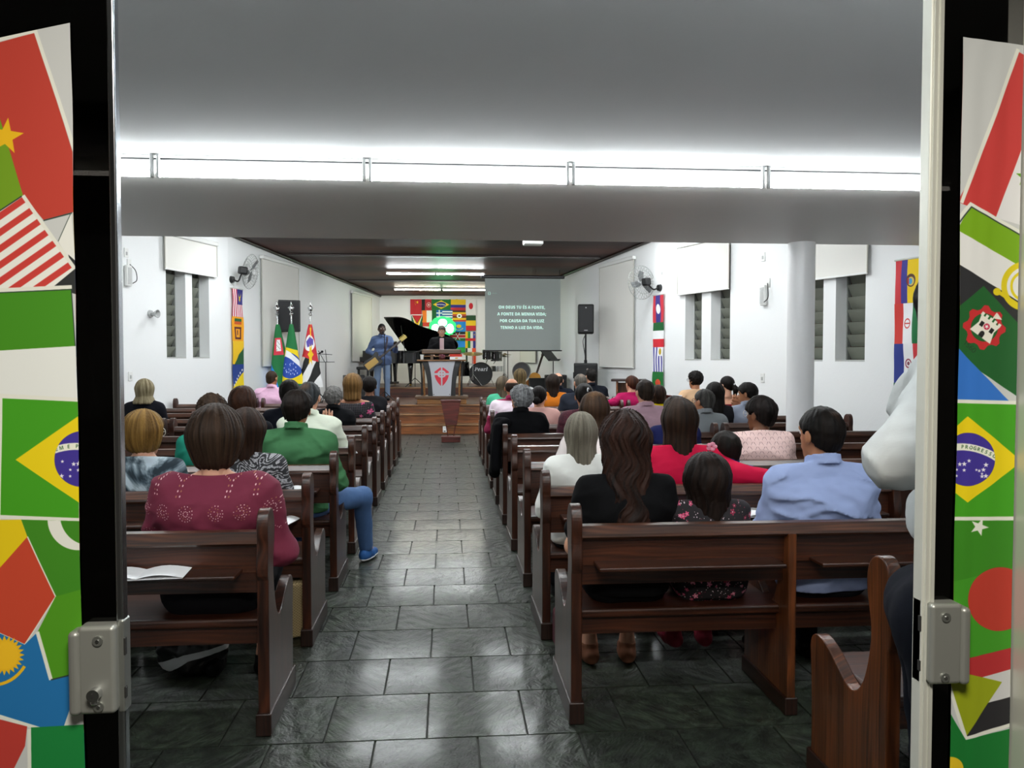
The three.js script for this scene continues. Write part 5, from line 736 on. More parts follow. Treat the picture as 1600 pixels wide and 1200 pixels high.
{ // illuminated green tree sign
  const t = thing('green_light_sign', 'glowing green tree-shaped light sign behind the speaker', 'sign', [-0.09, 2.05, -21.75]);
  const blob = (k) => { const s = new THREE.Shape(), n = 60; for (let i = 0; i <= n; i++) { const a = i / n * 6.283, r = k * (0.28 + 0.022 * Math.abs(Math.sin(a * 5))), x = Math.cos(a) * r * 1.22, y = Math.sin(a) * r * 0.95 + 0.26; i ? s.lineTo(x, Math.max(y, 0.06)) : s.moveTo(x, Math.max(y, 0.06)); } return s; };
  part('sign_case', extrude(blob(1), 0.05, 0.006).translate(0, 0, -0.03), std(0x18b060, 0.5, { emissive: 0x10c860, emissiveIntensity: LIGHT.greenGlow * 0.55 }), t);
  const glow = std(0xffffff, 0.5, { emissive: 0xb8ffd8, emissiveIntensity: LIGHT.greenGlow * 2 });
  for (const [x, y, rx, ry] of [[-0.19, 0.22, 0.11, 0.12], [0.0, 0.38, 0.12, 0.1], [0.2, 0.22, 0.1, 0.13], [0.02, 0.2, 0.09, 0.08]]) { const g = new THREE.SphereGeometry(1, 20, 14).scale(rx, ry, 0.03).translate(x, y, 0.03); part('light_lobe', g, glow, t); }
  part('trunk', rbox(0.08, 0.5, 0.05, 0, -0.2, -0.01, 0.01), M.stageDark, t); part('stand_foot', rbox(0.4, 0.03, 0.22, 0, -1.255, 0, 0.01), M.stageDark, t); part('stand_pole', rod([0, -1.25, 0], [0, -0.4, 0], 0.02), M.darkMetal, t);
  const r = new THREE.RectAreaLight(0x50ff98, LIGHT.green, 0.6, 0.45); r.position.set(-0.09, 2.3, -21.66); r.lookAt(-0.09, 2.3, 0); scene.add(r);
}
{ // lectern with shield
  const t = thing('lectern', 'wooden lectern with white front panel and red shield emblem', 'lectern', [-0.09, 0.549, -16.55]);
  part('base', rbox(1.0, 0.1, 0.52, 0, 0.05, 0, 0.008), M.lectern, t); part('base_cap', rbox(1.08, 0.06, 0.58, 0, 0.13, 0, 0.01), M.lecternTop, t);
  const front = new THREE.Shape(); front.moveTo(-0.18, 0.16); front.bezierCurveTo(-0.2, 0.45, -0.2, 0.62, -0.275, 0.87); front.lineTo(0.275, 0.87); front.bezierCurveTo(0.2, 0.62, 0.2, 0.45, 0.18, 0.16); front.closePath();
  part('front_panel', extrude(front, 0.02, 0.002).translate(0, 0, 0.16), std(0xb9bbc2, 0.5), t);
  for (const s of [-1, 1]) { const c = new THREE.Shape(); c.moveTo(s * 0.18, 0.16); c.bezierCurveTo(s * 0.2, 0.45, s * 0.2, 0.62, s * 0.275, 0.87); c.lineTo(s * 0.4, 0.87); c.bezierCurveTo(s * 0.3, 0.62, s * 0.28, 0.45, s * 0.275, 0.16); c.closePath(); part('curved_side', extrude(c, 0.05, 0.003).translate(0, 0, 0.12), M.black, t); part('post', rod([s * 0.355, 0.16, 0.1], [s * 0.375, 0.87, 0.1], 0.024), M.lectern, t); const d = new THREE.Shape(); d.moveTo(s * 0.38, 0.16); d.lineTo(s * 0.43, 0.16); d.bezierCurveTo(s * 0.42, 0.5, s * 0.43, 0.7, s * 0.46, 0.87); d.lineTo(s * 0.42, 0.87); d.closePath(); part('curved_side', extrude(d, 0.05, 0.003).translate(0, 0, -0.16), M.black, t); part('screw_cap', cyl(0.01, 0.01, 0.006, 0, 0, 0, 10).rotateX(Math.PI / 2).translate(s * 0.16, 0.19, 0.185), M.chrome, t); }
  const red = std(0xd4263c, 0.5), sh = (pts) => extrude(pts, 0.004, 0).translate(0, 0.55, 0.181);
  const A = []; for (const s of [-1, 1]) { // a shield cut by a cross with a ring at its centre
    A.push(sh([[s * 0.015, 0.19], [s * 0.04, 0.185], [s * 0.145, 0.105], [s * 0.145, 0.075], [s * 0.085, 0.075], [s * 0.07, 0.105], [s * 0.04, 0.13], [s * 0.015, 0.135]].map(([x, y]) => [x, y])));
    A.push(sh([[s * 0.145, 0.035], [s * 0.085, 0.035], [s * 0.065, -0.0], [s * 0.015, -0.02], [s * 0.015, -0.19], [s * 0.07, -0.13], [s * 0.115, -0.06], [s * 0.135, -0.01]]));
    for (const q of [-1, 1]) A.push(cyl(0.012, 0.012, 0.004, 0, 0, 0, 12).rotateX(Math.PI / 2).translate(s * 0.028, 0.55 + 0.055 + q * 0.028, 0.183)); }
  part('shield_emblem', merge(A), red, t);
  part('table_top', rbox(1.0, 0.03, 0.5, 0, 0.885, 0, 0.008), M.lectern, t);
  part('reading_desk', rbox(0.78, 0.03, 0.42, 0, 1.08, -0.03, 0.01).rotateX(0), M.lecternTop, t); part('desk_front', rbox(0.8, 0.1, 0.06, 0, 1.06, 0.17, 0.028), M.lecternTop, t); part('shelf', rbox(0.72, 0.018, 0.3, 0, 0.97, 0.02, 0.006), M.lectern, t);
  for (const s of [-1, 1]) part('desk_support', rbox(0.06, 0.17, 0.3, s * 0.2, 0.98, 0, 0.008), M.lecternTop, t);
}
{ const t = thing('paper_cup', 'white cup on the left of the lectern top', 'cup', [-0.49, 1.449, -16.42]); part('cup', lathe([[0.0, 0.001], [0.03, 0.002], [0.04, 0.1], [0.043, 0.1], [0.043, 0.104], [0.037, 0.104], [0.028, 0.006], [0, 0.006]], 20), M.plastic, t); part('water', cyl(0.034, 0.034, 0.002, 0, 0.08, 0), phys(0xdfe8ea, 0.05), t); }
single('small_cloth', 'small red and white flag cloth draped on the lectern top', 'cloth', cellUV((() => { const g = new THREE.BoxGeometry(0.25, 0.11, 0.02); return g; })(), 'egypt'), flagMat, [0.2, 1.505, -16.34]);
{ const t = thing('flower_vase', 'small pink flower bowl on the lectern shelf', 'vase', [-0.08, 1.449, -16.4]); part('bowl', lathe([[0, 0], [0.05, 0.002], [0.07, 0.05], [0.05, 0.07], [0.045, 0.066], [0.06, 0.05], [0, 0.01]], 18), std(0x5a2c30, 0.4), t); const r = makeRandom(2); for (let i = 0; i < 9; i++) part('bloom', new THREE.IcosahedronGeometry(0.022, 1).translate((r() - 0.5) * 0.09, 0.075 + r() * 0.02, (r() - 0.5) * 0.09), std(i % 2 ? 0xb07a86 : 0x8a4a58, 0.8), t); }
{ // communion desk: small red-brown board stand before the steps
  const t = thing('reading_stand', 'small red-brown wooden reading stand in the aisle before the steps', 'stand', [0.08, 0, -14.2]);
  part('board', extrude([[-0.17, 0.72], [0.17, 0.72], [0.105, 0.3], [-0.09, 0.3]], 0.02, 0.003), M.redwood, t); part('top_edge', rbox(0.36, 0.035, 0.2, 0, 0.725, -0.06, 0.008), M.redwood, t);
  for (const s of [-1, 1]) part('leg', rod([s * 0.085, 0.31, 0.0], [s * 0.05, 0.1, 0], 0.01), M.redwood, t);
  part('base', rbox(0.34, 0.035, 0.26, 0, 0.085, 0, 0.006), M.redwood, t); part('base_block', rbox(0.33, 0.07, 0.24, 0, 0.035, 0, 0.006), M.redwood, t);
}
{ // wooden pulpit desk by the right wall
  const t = thing('side_lectern', 'plain wooden desk with sloping dark top by the right wall', 'lectern', [3.18, 0, -13.75], -0.25);
  part('top', rbox(0.6, 0.04, 0.42, 0, 1.1, 0, 0.008).rotateX(0.0), M.pewFoot, t); for (const s of [-1, 1]) part('side_panel', box(0.03, 1.08, 0.32, s * 0.2, 0.54, 0), M.stage, t); part('front_panel', box(0.4, 1.0, 0.02, 0, 0.55, -0.13), M.stage, t); part('base', rbox(0.5, 0.06, 0.4, 0, 0.03, 0), M.pewFoot, t);
}
{ // grand piano, keyboard to the left, lid raised to the room
  const t = thing('grand_piano', 'black grand piano with raised lid on the upper platform', 'piano', [0, 0.782, 0]);
  const out = new THREE.Shape(); out.moveTo(-2.08, -20.85); out.lineTo(-0.5, -20.85); out.bezierCurveTo(-0.05, -20.85, 0.08, -20.5, -0.12, -20.25); out.bezierCurveTo(-0.35, -19.95, -0.7, -19.95, -0.9, -19.65); out.bezierCurveTo(-1.0, -19.5, -1.1, -19.42, -1.3, -19.42); out.lineTo(-2.08, -19.42); out.closePath();
  const flatY = (g, y) => g.rotateX(Math.PI / 2).translate(0, y, 0);       // shape z comes out negative; mirror below
  const body = extrude(out, 0.3, 0.006, 2); body.applyMatrix4(new THREE.Matrix4().set(1, 0, 0, 0, 0, 0, 1, 0, 0, 1, 0, 0, 0, 0, 0, 1)); body.index || 0; { const p = body.attributes.position; for (let i = 0; i < p.count; i += 3) { const a = [p.getX(i + 1), p.getY(i + 1), p.getZ(i + 1)]; p.setXYZ(i + 1, p.getX(i + 2), p.getY(i + 2), p.getZ(i + 2)); p.setXYZ(i + 2, ...a); } body.computeVertexNormals(); }
  body.translate(0, 0.57, 0); part('case', body, M.blackGloss, t);
  const lidS = new THREE.Shape(); lidS.moveTo(-2.0, 0); lidS.lineTo(-0.5, 0); lidS.bezierCurveTo(-0.05, 0, 0.08, 0.35, -0.12, 0.6); lidS.bezierCurveTo(-0.35, 0.9, -0.7, 0.9, -0.9, 1.2); lidS.bezierCurveTo(-1.0, 1.35, -1.1, 1.43, -1.3, 1.43); lidS.lineTo(-1.62, 1.43); lidS.lineTo(-1.62, 0); lidS.closePath();
  const lid = extrude(lidS, 0.02, 0.003).rotateX(Math.PI / 2 - 0.62).translate(0, 0.88, -20.84); part('lid', lid, M.blackGloss, t);
  part('lid_prop', rod([-1.05, 0.86, -19.7], [-1.22, 1.5, -19.82], 0.01), M.blackGloss, t);
  part('key_slip', rbox(0.26, 0.12, 1.25, -2.06, 0.66, -20.06, 0.01), M.blackGloss, t); part('keys', box(0.14, 0.02, 1.1, -2.1, 0.735, -20.06), M.plastic, t); part('music_desk', rbox(0.02, 0.24, 0.7, -1.72, 0.99, -20.1, 0.008).rotateZ(0), M.blackGloss, t);
  for (const [x, z] of [[-1.92, -19.56], [-1.92, -20.7], [-0.98, -19.85], [-0.42, -20.6]]) { part('leg', lathe([[0, 0.05], [0.03, 0.05], [0.035, 0.12], [0.06, 0.4], [0.075, 0.56], [0, 0.565]], 14).translate(x, 0, z), M.blackGloss, t); part('caster', cyl(0.028, 0.028, 0.03, 0, 0, 0, 14).rotateZ(Math.PI / 2).translate(x, 0.03, z), M.brass, t); }
  part('pedal_lyre', merge([box(0.03, 0.5, 0.03, -1.62, 0.3, -20.0), box(0.03, 0.5, 0.03, -1.62, 0.3, -20.24), rbox(0.12, 0.06, 0.34, -1.62, 0.07, -20.12)]), M.blackGloss, t);
  t.children.forEach((c) => c.geometry.translate(1.05, 0, 20.1)); t.position.set(-0.83, 0.782, -20.25); t.rotation.y = -0.47;   // stands askew, tail towards the lectern
}
{ const t = thing('piano_bench', 'black piano bench at the keyboard', 'bench', [-2.0, 0.782, -19.62]); part('seat', rbox(0.3, 0.07, 0.34, 0, 0.45, 0, 0.02), M.black, t); for (const [x, z] of [[-0.11, -0.13], [0.11, -0.13], [-0.11, 0.13], [0.11, 0.13]]) part('leg', box(0.03, 0.42, 0.03, x, 0.21, z), M.black, t); }
function micStand(label, x, y, z, h, boom) { const t = thing('microphone_stand', label, 'stand', [x, y, z], 0, 'microphone stands'); part('pole', rod([0, 0.1, 0], [0, h, 0], 0.009), M.darkMetal, t); for (let i = 0; i < 3; i++) { const a = i * 2.094 + 0.5; part('leg', rod([0, 0.22, 0], [Math.cos(a) * 0.26, 0.012, Math.sin(a) * 0.26], 0.009), M.darkMetal, t); } part('microphone', merge([rod([0, h, 0], [boom[0], h + boom[1], boom[2]], 0.014), new THREE.SphereGeometry(0.026, 12, 10).translate(boom[0], h + boom[1], boom[2])]), M.grille, t); }
micStand('microphone stand before the person with the bass guitar', -1.3, 0.55, -17.15, 1.42, [-0.04, 0.06, -0.14]);
micStand('low microphone stand beside the piano', -0.74, 0.783, -19.2, 0.82, [0.15, 0.05, -0.1]);
micStand('microphone stand beside the folding music stand at left', -2.56, 0.55, -16.45, 1.02, [0.05, 0.04, -0.08]);
function musicStand(label, x, y, z, turn, h, tilt) { const t = thing('music_stand', label, 'music stand', [x, y, z], turn, 'music stands'); part('pole', rod([0, 0.1, 0], [0, h, 0], 0.011), M.darkMetal, t); for (let i = 0; i < 3; i++) { const a = i * 2.094; part('leg', rod([0, 0.25, 0], [Math.cos(a) * 0.24, 0.012, Math.sin(a) * 0.24], 0.009), M.darkMetal, t); } const d = new THREE.Group(); d.name = 'desk'; d.position.set(0, h + 0.02, 0); d.rotation.set(tilt, 0, 0.0); t.add(d); part('desk_plate', rbox(0.46, 0.32, 0.012, 0, 0.14, 0, 0.006), M.darkMetal, d); part('desk_lip', rbox(0.46, 0.014, 0.06, 0, -0.02, 0.03, 0.004), M.darkMetal, d); }
musicStand('black music stand with tilted desk near the right amplifiers', 2.42, 0.55, -18.0, 0.9, 0.86, -0.75);
{ const t = thing('music_stand', 'thin folding music stand beside the flag poles', 'music stand', [-2.42, 0.55, -16.4], 0, 'music stands'); part('pole', rod([0, 0.1, 0], [0, 0.85, 0], 0.009), M.darkMetal, t); for (let i = 0; i < 3; i++) { const a = i * 2.094; part('leg', rod([0, 0.28, 0], [Math.cos(a) * 0.22, 0.012, Math.sin(a) * 0.22], 0.008), M.darkMetal, t); } part('folding_desk', merge([rod([-0.18, 0.85, 0], [0.18, 0.85, 0.02], 0.006), rod([-0.02, 0.85, 0], [-0.16, 1.08, -0.1], 0.006), rod([0.02, 0.85, 0], [-0.02, 1.1, -0.1], 0.006), rod([-0.18, 1.02, -0.08], [0.12, 1.0, -0.06], 0.006)]), M.darkMetal, t); }
{ // bass guitar held by the player
  const t = thing('bass_guitar', 'wooden bass guitar held across the body of the denim-clad person', 'guitar', [-1.4, 1.5, -17.42]); const g = new THREE.Group(); g.name = 'instrument'; g.rotation.set(-0.1, 0, 0.68); t.add(g);
  const b = new THREE.Shape(); b.moveTo(-0.36, -0.1); b.bezierCurveTo(-0.44, -0.02, -0.42, 0.12, -0.34, 0.13); b.bezierCurveTo(-0.24, 0.15, -0.18, 0.08, -0.08, 0.14); b.bezierCurveTo(0.0, 0.18, 0.04, 0.12, -0.03, 0.05); b.lineTo(-0.03, -0.05); b.bezierCurveTo(0.0, -0.13, -0.1, -0.12, -0.16, -0.09); b.bezierCurveTo(-0.24, -0.06, -0.3, -0.14, -0.36, -0.1);
  part('guitar_body', extrude(b, 0.035, 0.005), M.black, g); part('body_top', extrude([[-0.38, -0.06], [-0.38, 0.08], [-0.1, 0.07], [-0.1, -0.06]], 0.006, 0.002).translate(0, 0, 0.04), std(0xc2993a, 0.4), g);
  part('neck', rbox(0.62, 0.045, 0.024, 0.25, 0, 0.045, 0.006), std(0x2a1c14, 0.4), g); part('headstock', rbox(0.17, 0.075, 0.02, 0.62, 0.01, 0.045, 0.008), std(0xc9b05a, 0.45), g);
  for (let i = 0; i < 4; i++) part('tuner', cyl(0.01, 0.01, 0.03, 0.57 + i * 0.036, 0.06, 0.045, 10), std(0xc9b05a, 0.4), g); part('strap', tube([[0.06, 0.02, 0.03], [0.11, 0.2, 0.02], [0.13, 0.36, -0.12], [0.12, 0.43, -0.28]], 0.022, 24, 6).scale(1, 1, 0.7), std(0x2a2230, 0.8), t);
}
{ // drum kit
  const t = thing('drum_kit', 'black drum kit with lettered bass drum at the back of the stage', 'drums', [0, 0.782, 0]); const bx = 0.86, bz = -20.1, by = 0.3;
  part('bass_drum', cyl(0.28, 0.28, 0.36, 0, 0, 0, 40).rotateX(Math.PI / 2).translate(bx, by, bz), M.blackGloss, t);
  const hd = canvas(512, 512, (c, w) => { c.fillStyle = '#08080a'; c.fillRect(0, 0, w, w); c.fillStyle = '#e6e8ea'; c.font = 'italic bold 118px serif'; c.textAlign = 'center'; c.fillText('Pearl', w * 0.5, w * 0.36); });
  part('drum_head', new THREE.CircleGeometry(0.265, 40).translate(bx, by, bz + 0.184), std(0xffffff, 0.3, { map: hd }), t); part('hoop', new THREE.TorusGeometry(0.28, 0.014, 10, 48).translate(bx, by, bz + 0.18), M.black, t);
  for (const s of [-1, 1]) part('spur', rod([bx + s * 0.24, by - 0.08, bz], [bx + s * 0.34, 0.005, bz + 0.14], 0.008), M.chrome, t);
  for (const [x, z, y, r] of [[1.05, -20.2, 0.78, 0.14], [1.27, -20.25, 0.74, 0.15]]) { const d = part('tom', cyl(r, r, 0.24, x, y, z, 28), M.blackGloss, t); part('rim', new THREE.TorusGeometry(r, 0.007, 8, 32).rotateX(Math.PI / 2).translate(x, y + 0.12, z), M.chrome, d); part('rim', new THREE.TorusGeometry(r, 0.007, 8, 32).rotateX(Math.PI / 2).translate(x, y - 0.12, z), M.chrome, d); for (let i = 0; i < 6; i++) part('lug', box(0.012, 0.1, 0.014, x + Math.cos(i) * r, y, z + Math.sin(i) * r), M.chrome, d); }
  part('tom_arm', merge([rod([1.0, 0.55, -20.15], [1.05, 0.68, -20.2], 0.012), rod([1.2, 0.55, -20.2], [1.27, 0.64, -20.25], 0.012)]), M.chrome, t);
  const d = part('floor_tom', cyl(0.17, 0.17, 0.36, 0.42, 0.42, -20.3, 28), M.blackGloss, t); for (let i = 0; i < 3; i++) part('tom_leg', rod([0.42 + Math.cos(i * 2.1) * 0.18, 0.45, -20.3 + Math.sin(i * 2.1) * 0.18], [0.42 + Math.cos(i * 2.1) * 0.2, 0.005, -20.3 + Math.sin(i * 2.1) * 0.2], 0.007), M.chrome, d);
  part('snare', cyl(0.17, 0.17, 0.14, 1.3, 0.42, -20.55, 28), M.chrome, t);
  const cym = (x, y, z, r, tilt, name = 'cymbal') => { const c = part(name, lathe([[0.004, 0.03], [0.03, 0.025], [0.05, 0.008], [r, -0.012], [r, -0.014], [0.05, 0.004], [0.004, 0.026]], 36).rotateX(tilt).translate(x, y, z), std(0x7a6c3a, 0.35, { metalness: 0.85 }), t); part('cymbal_stand', merge([rod([x, 0.15, z], [x, y, z], 0.01), ...[0, 1, 2].map((i) => rod([x, 0.3, z], [x + Math.cos(i * 2.1) * 0.22, 0.008, z + Math.sin(i * 2.1) * 0.22], 0.008))]), M.chrome, c); };
  cym(0.66, 0.81, -19.75, 0.25, 0.2); cym(1.5, 0.79, -20.4, 0.17, 0.05); cym(1.47, 0.74, -20.42, 0.16, 0.02, 'hi_hat'); part('bass_stand', rod([1.56, 0.02, -20.2], [1.56, 0.9, -20.25], 0.01), M.darkMetal, t);
}
{ // guitar on a floor stand with its rounded grey case
  const t = thing('guitar', 'sunburst guitar leaning on a floor stand right of the drums', 'guitar', [1.97, 0.549, -18.75]); const g = new THREE.Group(); g.name = 'instrument'; g.rotation.z = -0.32; g.position.y = 0.12; t.add(g);
  const b = new THREE.Shape(); b.absellipse(0, 0.17, 0.17, 0.16, 0, Math.PI * 2); part('guitar_body', extrude(b, 0.07, 0.008), std(0xa0621c, 0.3), g); const b2 = new THREE.Shape(); b2.absellipse(0, 0.36, 0.13, 0.12, 0, Math.PI * 2); part('upper_bout', extrude(b2, 0.07, 0.008), std(0xc88a28, 0.3), g);
  part('neck', rbox(0.05, 0.5, 0.03, 0, 0.68, 0.06, 0.008), std(0x3a2a22, 0.5), g); part('headstock', rbox(0.07, 0.15, 0.02, 0, 0.98, 0.06, 0.008), std(0x4a4644, 0.5), g); part('stand', merge([rod([0, 0.02, -0.1], [0, 0.5, -0.06], 0.01), rod([-0.15, 0, 0.12], [0, 0.25, -0.08], 0.01), rod([0.15, 0, 0.12], [0, 0.25, -0.08], 0.01)]), M.darkMetal, t);
}
{ const t = thing('pedestal_fan', 'grey round fan standing right of the drums', 'fan', [1.74, 0.549, -18.45]); const ws = []; for (let i = 0; i < 36; i++) { const a = i / 36 * 6.283; ws.push(rod([Math.cos(a) * 0.04, 0.62 + Math.sin(a) * 0.04, 0.06], [Math.cos(a) * 0.21, 0.62 + Math.sin(a) * 0.21, 0.02], 0.0025, 5)); } ws.push(new THREE.TorusGeometry(0.21, 0.008, 8, 36).translate(0, 0.62, 0.02)); part('cage', merge(ws), std(0x6c6a6c, 0.5), t); part('rear_guard', cyl(0.2, 0.14, 0.05, 0, 0, 0, 32).rotateX(Math.PI / 2).translate(0, 0.62, -0.02), std(0x5a585a, 0.6), t); part('hub_badge', cyl(0.04, 0.04, 0.012, 0, 0, 0, 20).rotateX(Math.PI / 2).translate(0, 0.62, 0.066), M.plasticGrey, t); part('pole', rod([0, 0.02, 0], [0, 0.45, 0], 0.015), M.darkMetal, t); part('base', cyl(0.17, 0.18, 0.025, 0, 0.013, 0, 28), M.darkMetal, t); }
function cabinet(name, label, x, y, z, w, h, d, turn, slope = 0) { const t = thing(name, label, 'speaker', [x, y, z], turn, 'loudspeakers and amplifiers'); if (slope) part('case', extrude([[0, 0], [d, 0], [d, h * 0.35], [d * 0.45, h], [0, h]], w, 0.01).rotateY(-Math.PI / 2).translate(w / 2, 0, -d / 2), M.black, t); else { part('case', rbox(w, h, d, 0, h / 2, 0, 0.02), M.black, t); part('grille', rbox(w * 0.88, h * 0.72, 0.02, 0, h * 0.43, d / 2, 0.01), M.grille, t); part('control_strip', box(w * 0.85, h * 0.1, 0.012, 0, h * 0.88, d / 2), M.darkMetal, t); for (let i = 0; i < 4; i++) part('knob', cyl(0.012, 0.012, 0.02, 0, 0, 0, 10).rotateX(Math.PI / 2).translate(-w * 0.3 + i * w * 0.15, h * 0.88, d / 2 + 0.012), M.plasticGrey, t); } return t; }
cabinet('floor_monitor', 'black wedge monitor right of the guitar', 2.12, 0.549, -18.2, 0.42, 0.46, 0.4, 0, 1);
cabinet('amplifier', 'black amplifier with control knobs below the music stand', 2.42, 0.549, -17.6, 0.46, 0.56, 0.34, 0);
cabinet('floor_monitor', 'black wedge case beside the piano bench', -1.98, 0.549, -17.6, 0.42, 0.55, 0.4, 0.3, 1);
cabinet('amplifier', 'black cabinet behind the flag poles', -2.72, 0.543, -15.8, 0.42, 0.75, 0.4, 0.3);
{ const t = thing('subwoofer', 'tall black bass cabinet under the pole loudspeaker', 'speaker', [2.74, 0.543, -15.6], -0.15); part('case', rbox(0.46, 0.84, 0.42, 0, 0.42, 0, 0.02), M.black, t); part('grille', rbox(0.42, 0.76, 0.02, 0, 0.42, 0.212, 0.01), M.grille, t); part('badge', box(0.03, 0.03, 0.006, 0.03, 0.72, 0.225), M.chrome, t); part('handle', box(0.02, 0.12, 0.08, -0.235, 0.6, 0), M.darkMetal, t); }
{ const t = thing('pole_loudspeaker', 'black loudspeaker on a pole above the bass cabinet', 'speaker', [2.74, 1.383, -15.6], -0.15); part('pole', rod([0, 0, 0], [0, 0.6, 0], 0.02), M.darkMetal, t); part('pole_collar', cyl(0.03, 0.03, 0.06, 0, 0.03, 0), M.darkMetal, t); const c = part('cabinet', rbox(0.31, 0.58, 0.3, 0, 0.86, 0, 0.03), M.black, t); part('grille', rbox(0.28, 0.53, 0.02, 0, 0.86, 0.152, 0.01), M.grille, c); part('badge', box(0.07, 0.012, 0.006, 0.0, 0.64, 0.164), M.plasticGrey, c); part('badge', box(0.02, 0.02, 0.006, 0.0, 1.08, 0.164), M.plasticGrey, c); part('cable', tube([[0.02, 0.6, 0.05], [-0.05, 0.45, 0.05], [-0.02, 0.2, 0.04], [0, 0.04, 0.04]], 0.008, 24, 6), M.black, t); }
// flags on poles
function poleFlag(label, x, z, lean, cell, y0) {
  const t = thing('flag_pole', label, 'flag', [x, 0.543, z], 0, 'flags on poles beside the stage'), H = 1.98; t.rotation.z = lean;
  part('pole', rod([0, 0.03, 0], [0, H - 0.2, 0], 0.014), M.chrome, t); part('base', lathe([[0, 0], [0.16, 0], [0.16, 0.02], [0.05, 0.06], [0.02, 0.08], [0, 0.08]]), M.darkMetal, t);
  const fin = part('finial', lathe([[0, 0], [0.03, 0.02], [0.034, 0.04], [0.02, 0.06], [0.012, 0.08], [0.03, 0.1], [0.045, 0.14], [0.02, 0.19], [0.012, 0.22], [0.01, 0.26], [0, 0.27]], 16).translate(0, H - 0.27, 0), M.chrome, t);
  for (const s of [-1, 1]) part('finial_wing', extrude([[0, 0], [s * 0.06, 0.03], [s * 0.03, 0.05], [0, 0.05]], 0.008, 0.002).translate(0, H - 0.15, 0), M.chrome, fin);
  const n = 28, m = 20, pos = [], uv = [], idx = []; for (let j = 0; j <= m; j++) for (let i = 0; i <= n; i++) { const v = j / m, a = (i / n) * Math.PI * 2 - Math.PI / 2, w = 0.03 + 0.19 * Math.pow(v, 0.85), f = 1 + 0.22 * Math.sin(a * 4 + v * 2 + x * 3) * v; pos.push(Math.cos(a) * w * f, H - 0.42 - v * (1.15), Math.sin(a) * w * 0.6 * f); const u = i / n; uv.push(0.5 + 0.5 * Math.cos(a), 1 - v); }
  for (let j = 0; j < m; j++) for (let i = 0; i < n; i++) { const a = j * (n + 1) + i, b = a + n + 1; idx.push(a, a + 1, b, b, a + 1, b + 1); }
  const g = new THREE.BufferGeometry(); g.setAttribute('position', new THREE.Float32BufferAttribute(pos, 3)); g.setAttribute('uv', new THREE.Float32BufferAttribute(uv, 2)); g.setIndex(idx); g.computeVertexNormals(); part('flag_cloth', cellUV(g, cell), flagMat, t);
}
poleFlag('green flag with red and white crest on the leftmost pole', -3.0, -15.0, 0.05, 'drapeTown'); poleFlag('green and yellow national flag on the middle pole', -2.82, -14.95, 0, 'drapeBrazil'); poleFlag('red, black and white striped flag on the right pole', -2.52, -15.0, -0.02, 'drapeState');

// ---------- bags and coat in the pews ----------
{ const t = thing('bag', 'black and white plastic bag on the floor under the nearest left pew', 'bag', [-1.2, 0, -3.85]); const tx = canvas(256, 256, (c, w) => { c.fillStyle = '#121214'; c.fillRect(0, 0, w, w); c.strokeStyle = '#c9cacc'; c.lineWidth = 10; c.beginPath(); c.arc(90, 80, 26, 0, 7); c.stroke(); poly(c, '#d4d6d8', [[0, 210], [120, 150], [256, 120], [256, 140], [130, 180], [40, 256], [0, 256]]); });
  const f = union([ell([0, 0.13, 0], [0.17, 0.13, 0.09]), ell([0.05, 0.2, 0], [0.1, 0.08, 0.06])], 0.05), g = meshField((x, y, z) => Math.max(f(x, y, z) + 0.018 * N(x * 14, y * 14, z * 14) + 0.008 * N(x * 40, y * 40, z * 40), 0.002 - y), [-0.24, -0.02, -0.16], [0.24, 0.34, 0.16], 0.01); const p = g.attributes.position, uv = new Float32Array(p.count * 2); for (let i = 0; i < p.count; i++) { uv[i * 2] = (p.getX(i) + 0.2) / 0.4; uv[i * 2 + 1] = p.getY(i) / 0.3; } g.setAttribute('uv', new THREE.BufferAttribute(uv, 2)); part('sack', g, std(0xffffff, 0.35, { map: tx }), t); part('handle', tube([[-0.06, 0.24, 0.02], [0, 0.33, 0.03], [0.08, 0.26, 0.02]], 0.008, 20, 6), M.black, t); }
{ const t = thing('straw_bag', 'woven straw bag beside the second left pew end', 'bag', [-0.86, 0, -4.36]); const f = (x, y, z) => Math.max(Math.sqrt((x / 0.12) ** 2 + (z / 0.07) ** 2) * 0.07 - 0.07 - y * 0.05, y - 0.3, 0.002 - y); const g = uvPlanar(meshField(f, [-0.18, -0.02, -0.12], [0.18, 0.34, 0.12], 0.01)); const tx = planarTex(128, 128, 0.06, (c, w) => { c.fillStyle = '#b9a67c'; c.fillRect(0, 0, w, w); c.fillStyle = '#8a7850'; for (let i = 0; i < 8; i++) for (let j = 0; j < 8; j++) if ((i + j) % 2) c.fillRect(i * 16 + 2, j * 16 + 2, 11, 11); }); part('basket', g, std(0xffffff, 0.9, { map: tx, bumpMap: tx, bumpScale: 0.003 }), t); part('handle', tube([[-0.08, 0.29, 0], [-0.06, 0.4, 0.02], [0.06, 0.4, 0.02], [0.08, 0.29, 0]], 0.008, 24, 6), std(0x8a7850, 0.9), t); }
{ const t = thing('coat', 'black coat hanging over the aisle-side pew end', 'coat', [0.475, 0.0, -7.28]); const f = union([cap([0.0, 0.9, -0.02], [0.06, 0.9, 0.02], 0.05), cap([-0.03, 0.85, 0.0], [-0.035, 0.45, 0.02], 0.035, 0.05), cap([-0.025, 0.8, -0.14], [-0.03, 0.5, -0.12], 0.03, 0.045), cap([-0.01, 0.87, 0.06], [-0.035, 0.5, 0.1], 0.03, 0.04)], 0.06); part('cloth', uvPlanar(meshField((x, y, z) => f(x, y, z) + 0.012 * N(x * 8, y * 5, z * 18) , [-0.15, 0.35, -0.28], [0.18, 1.02, 0.22], 0.011)), mat(0x0a0a0d, 0.95), t); }
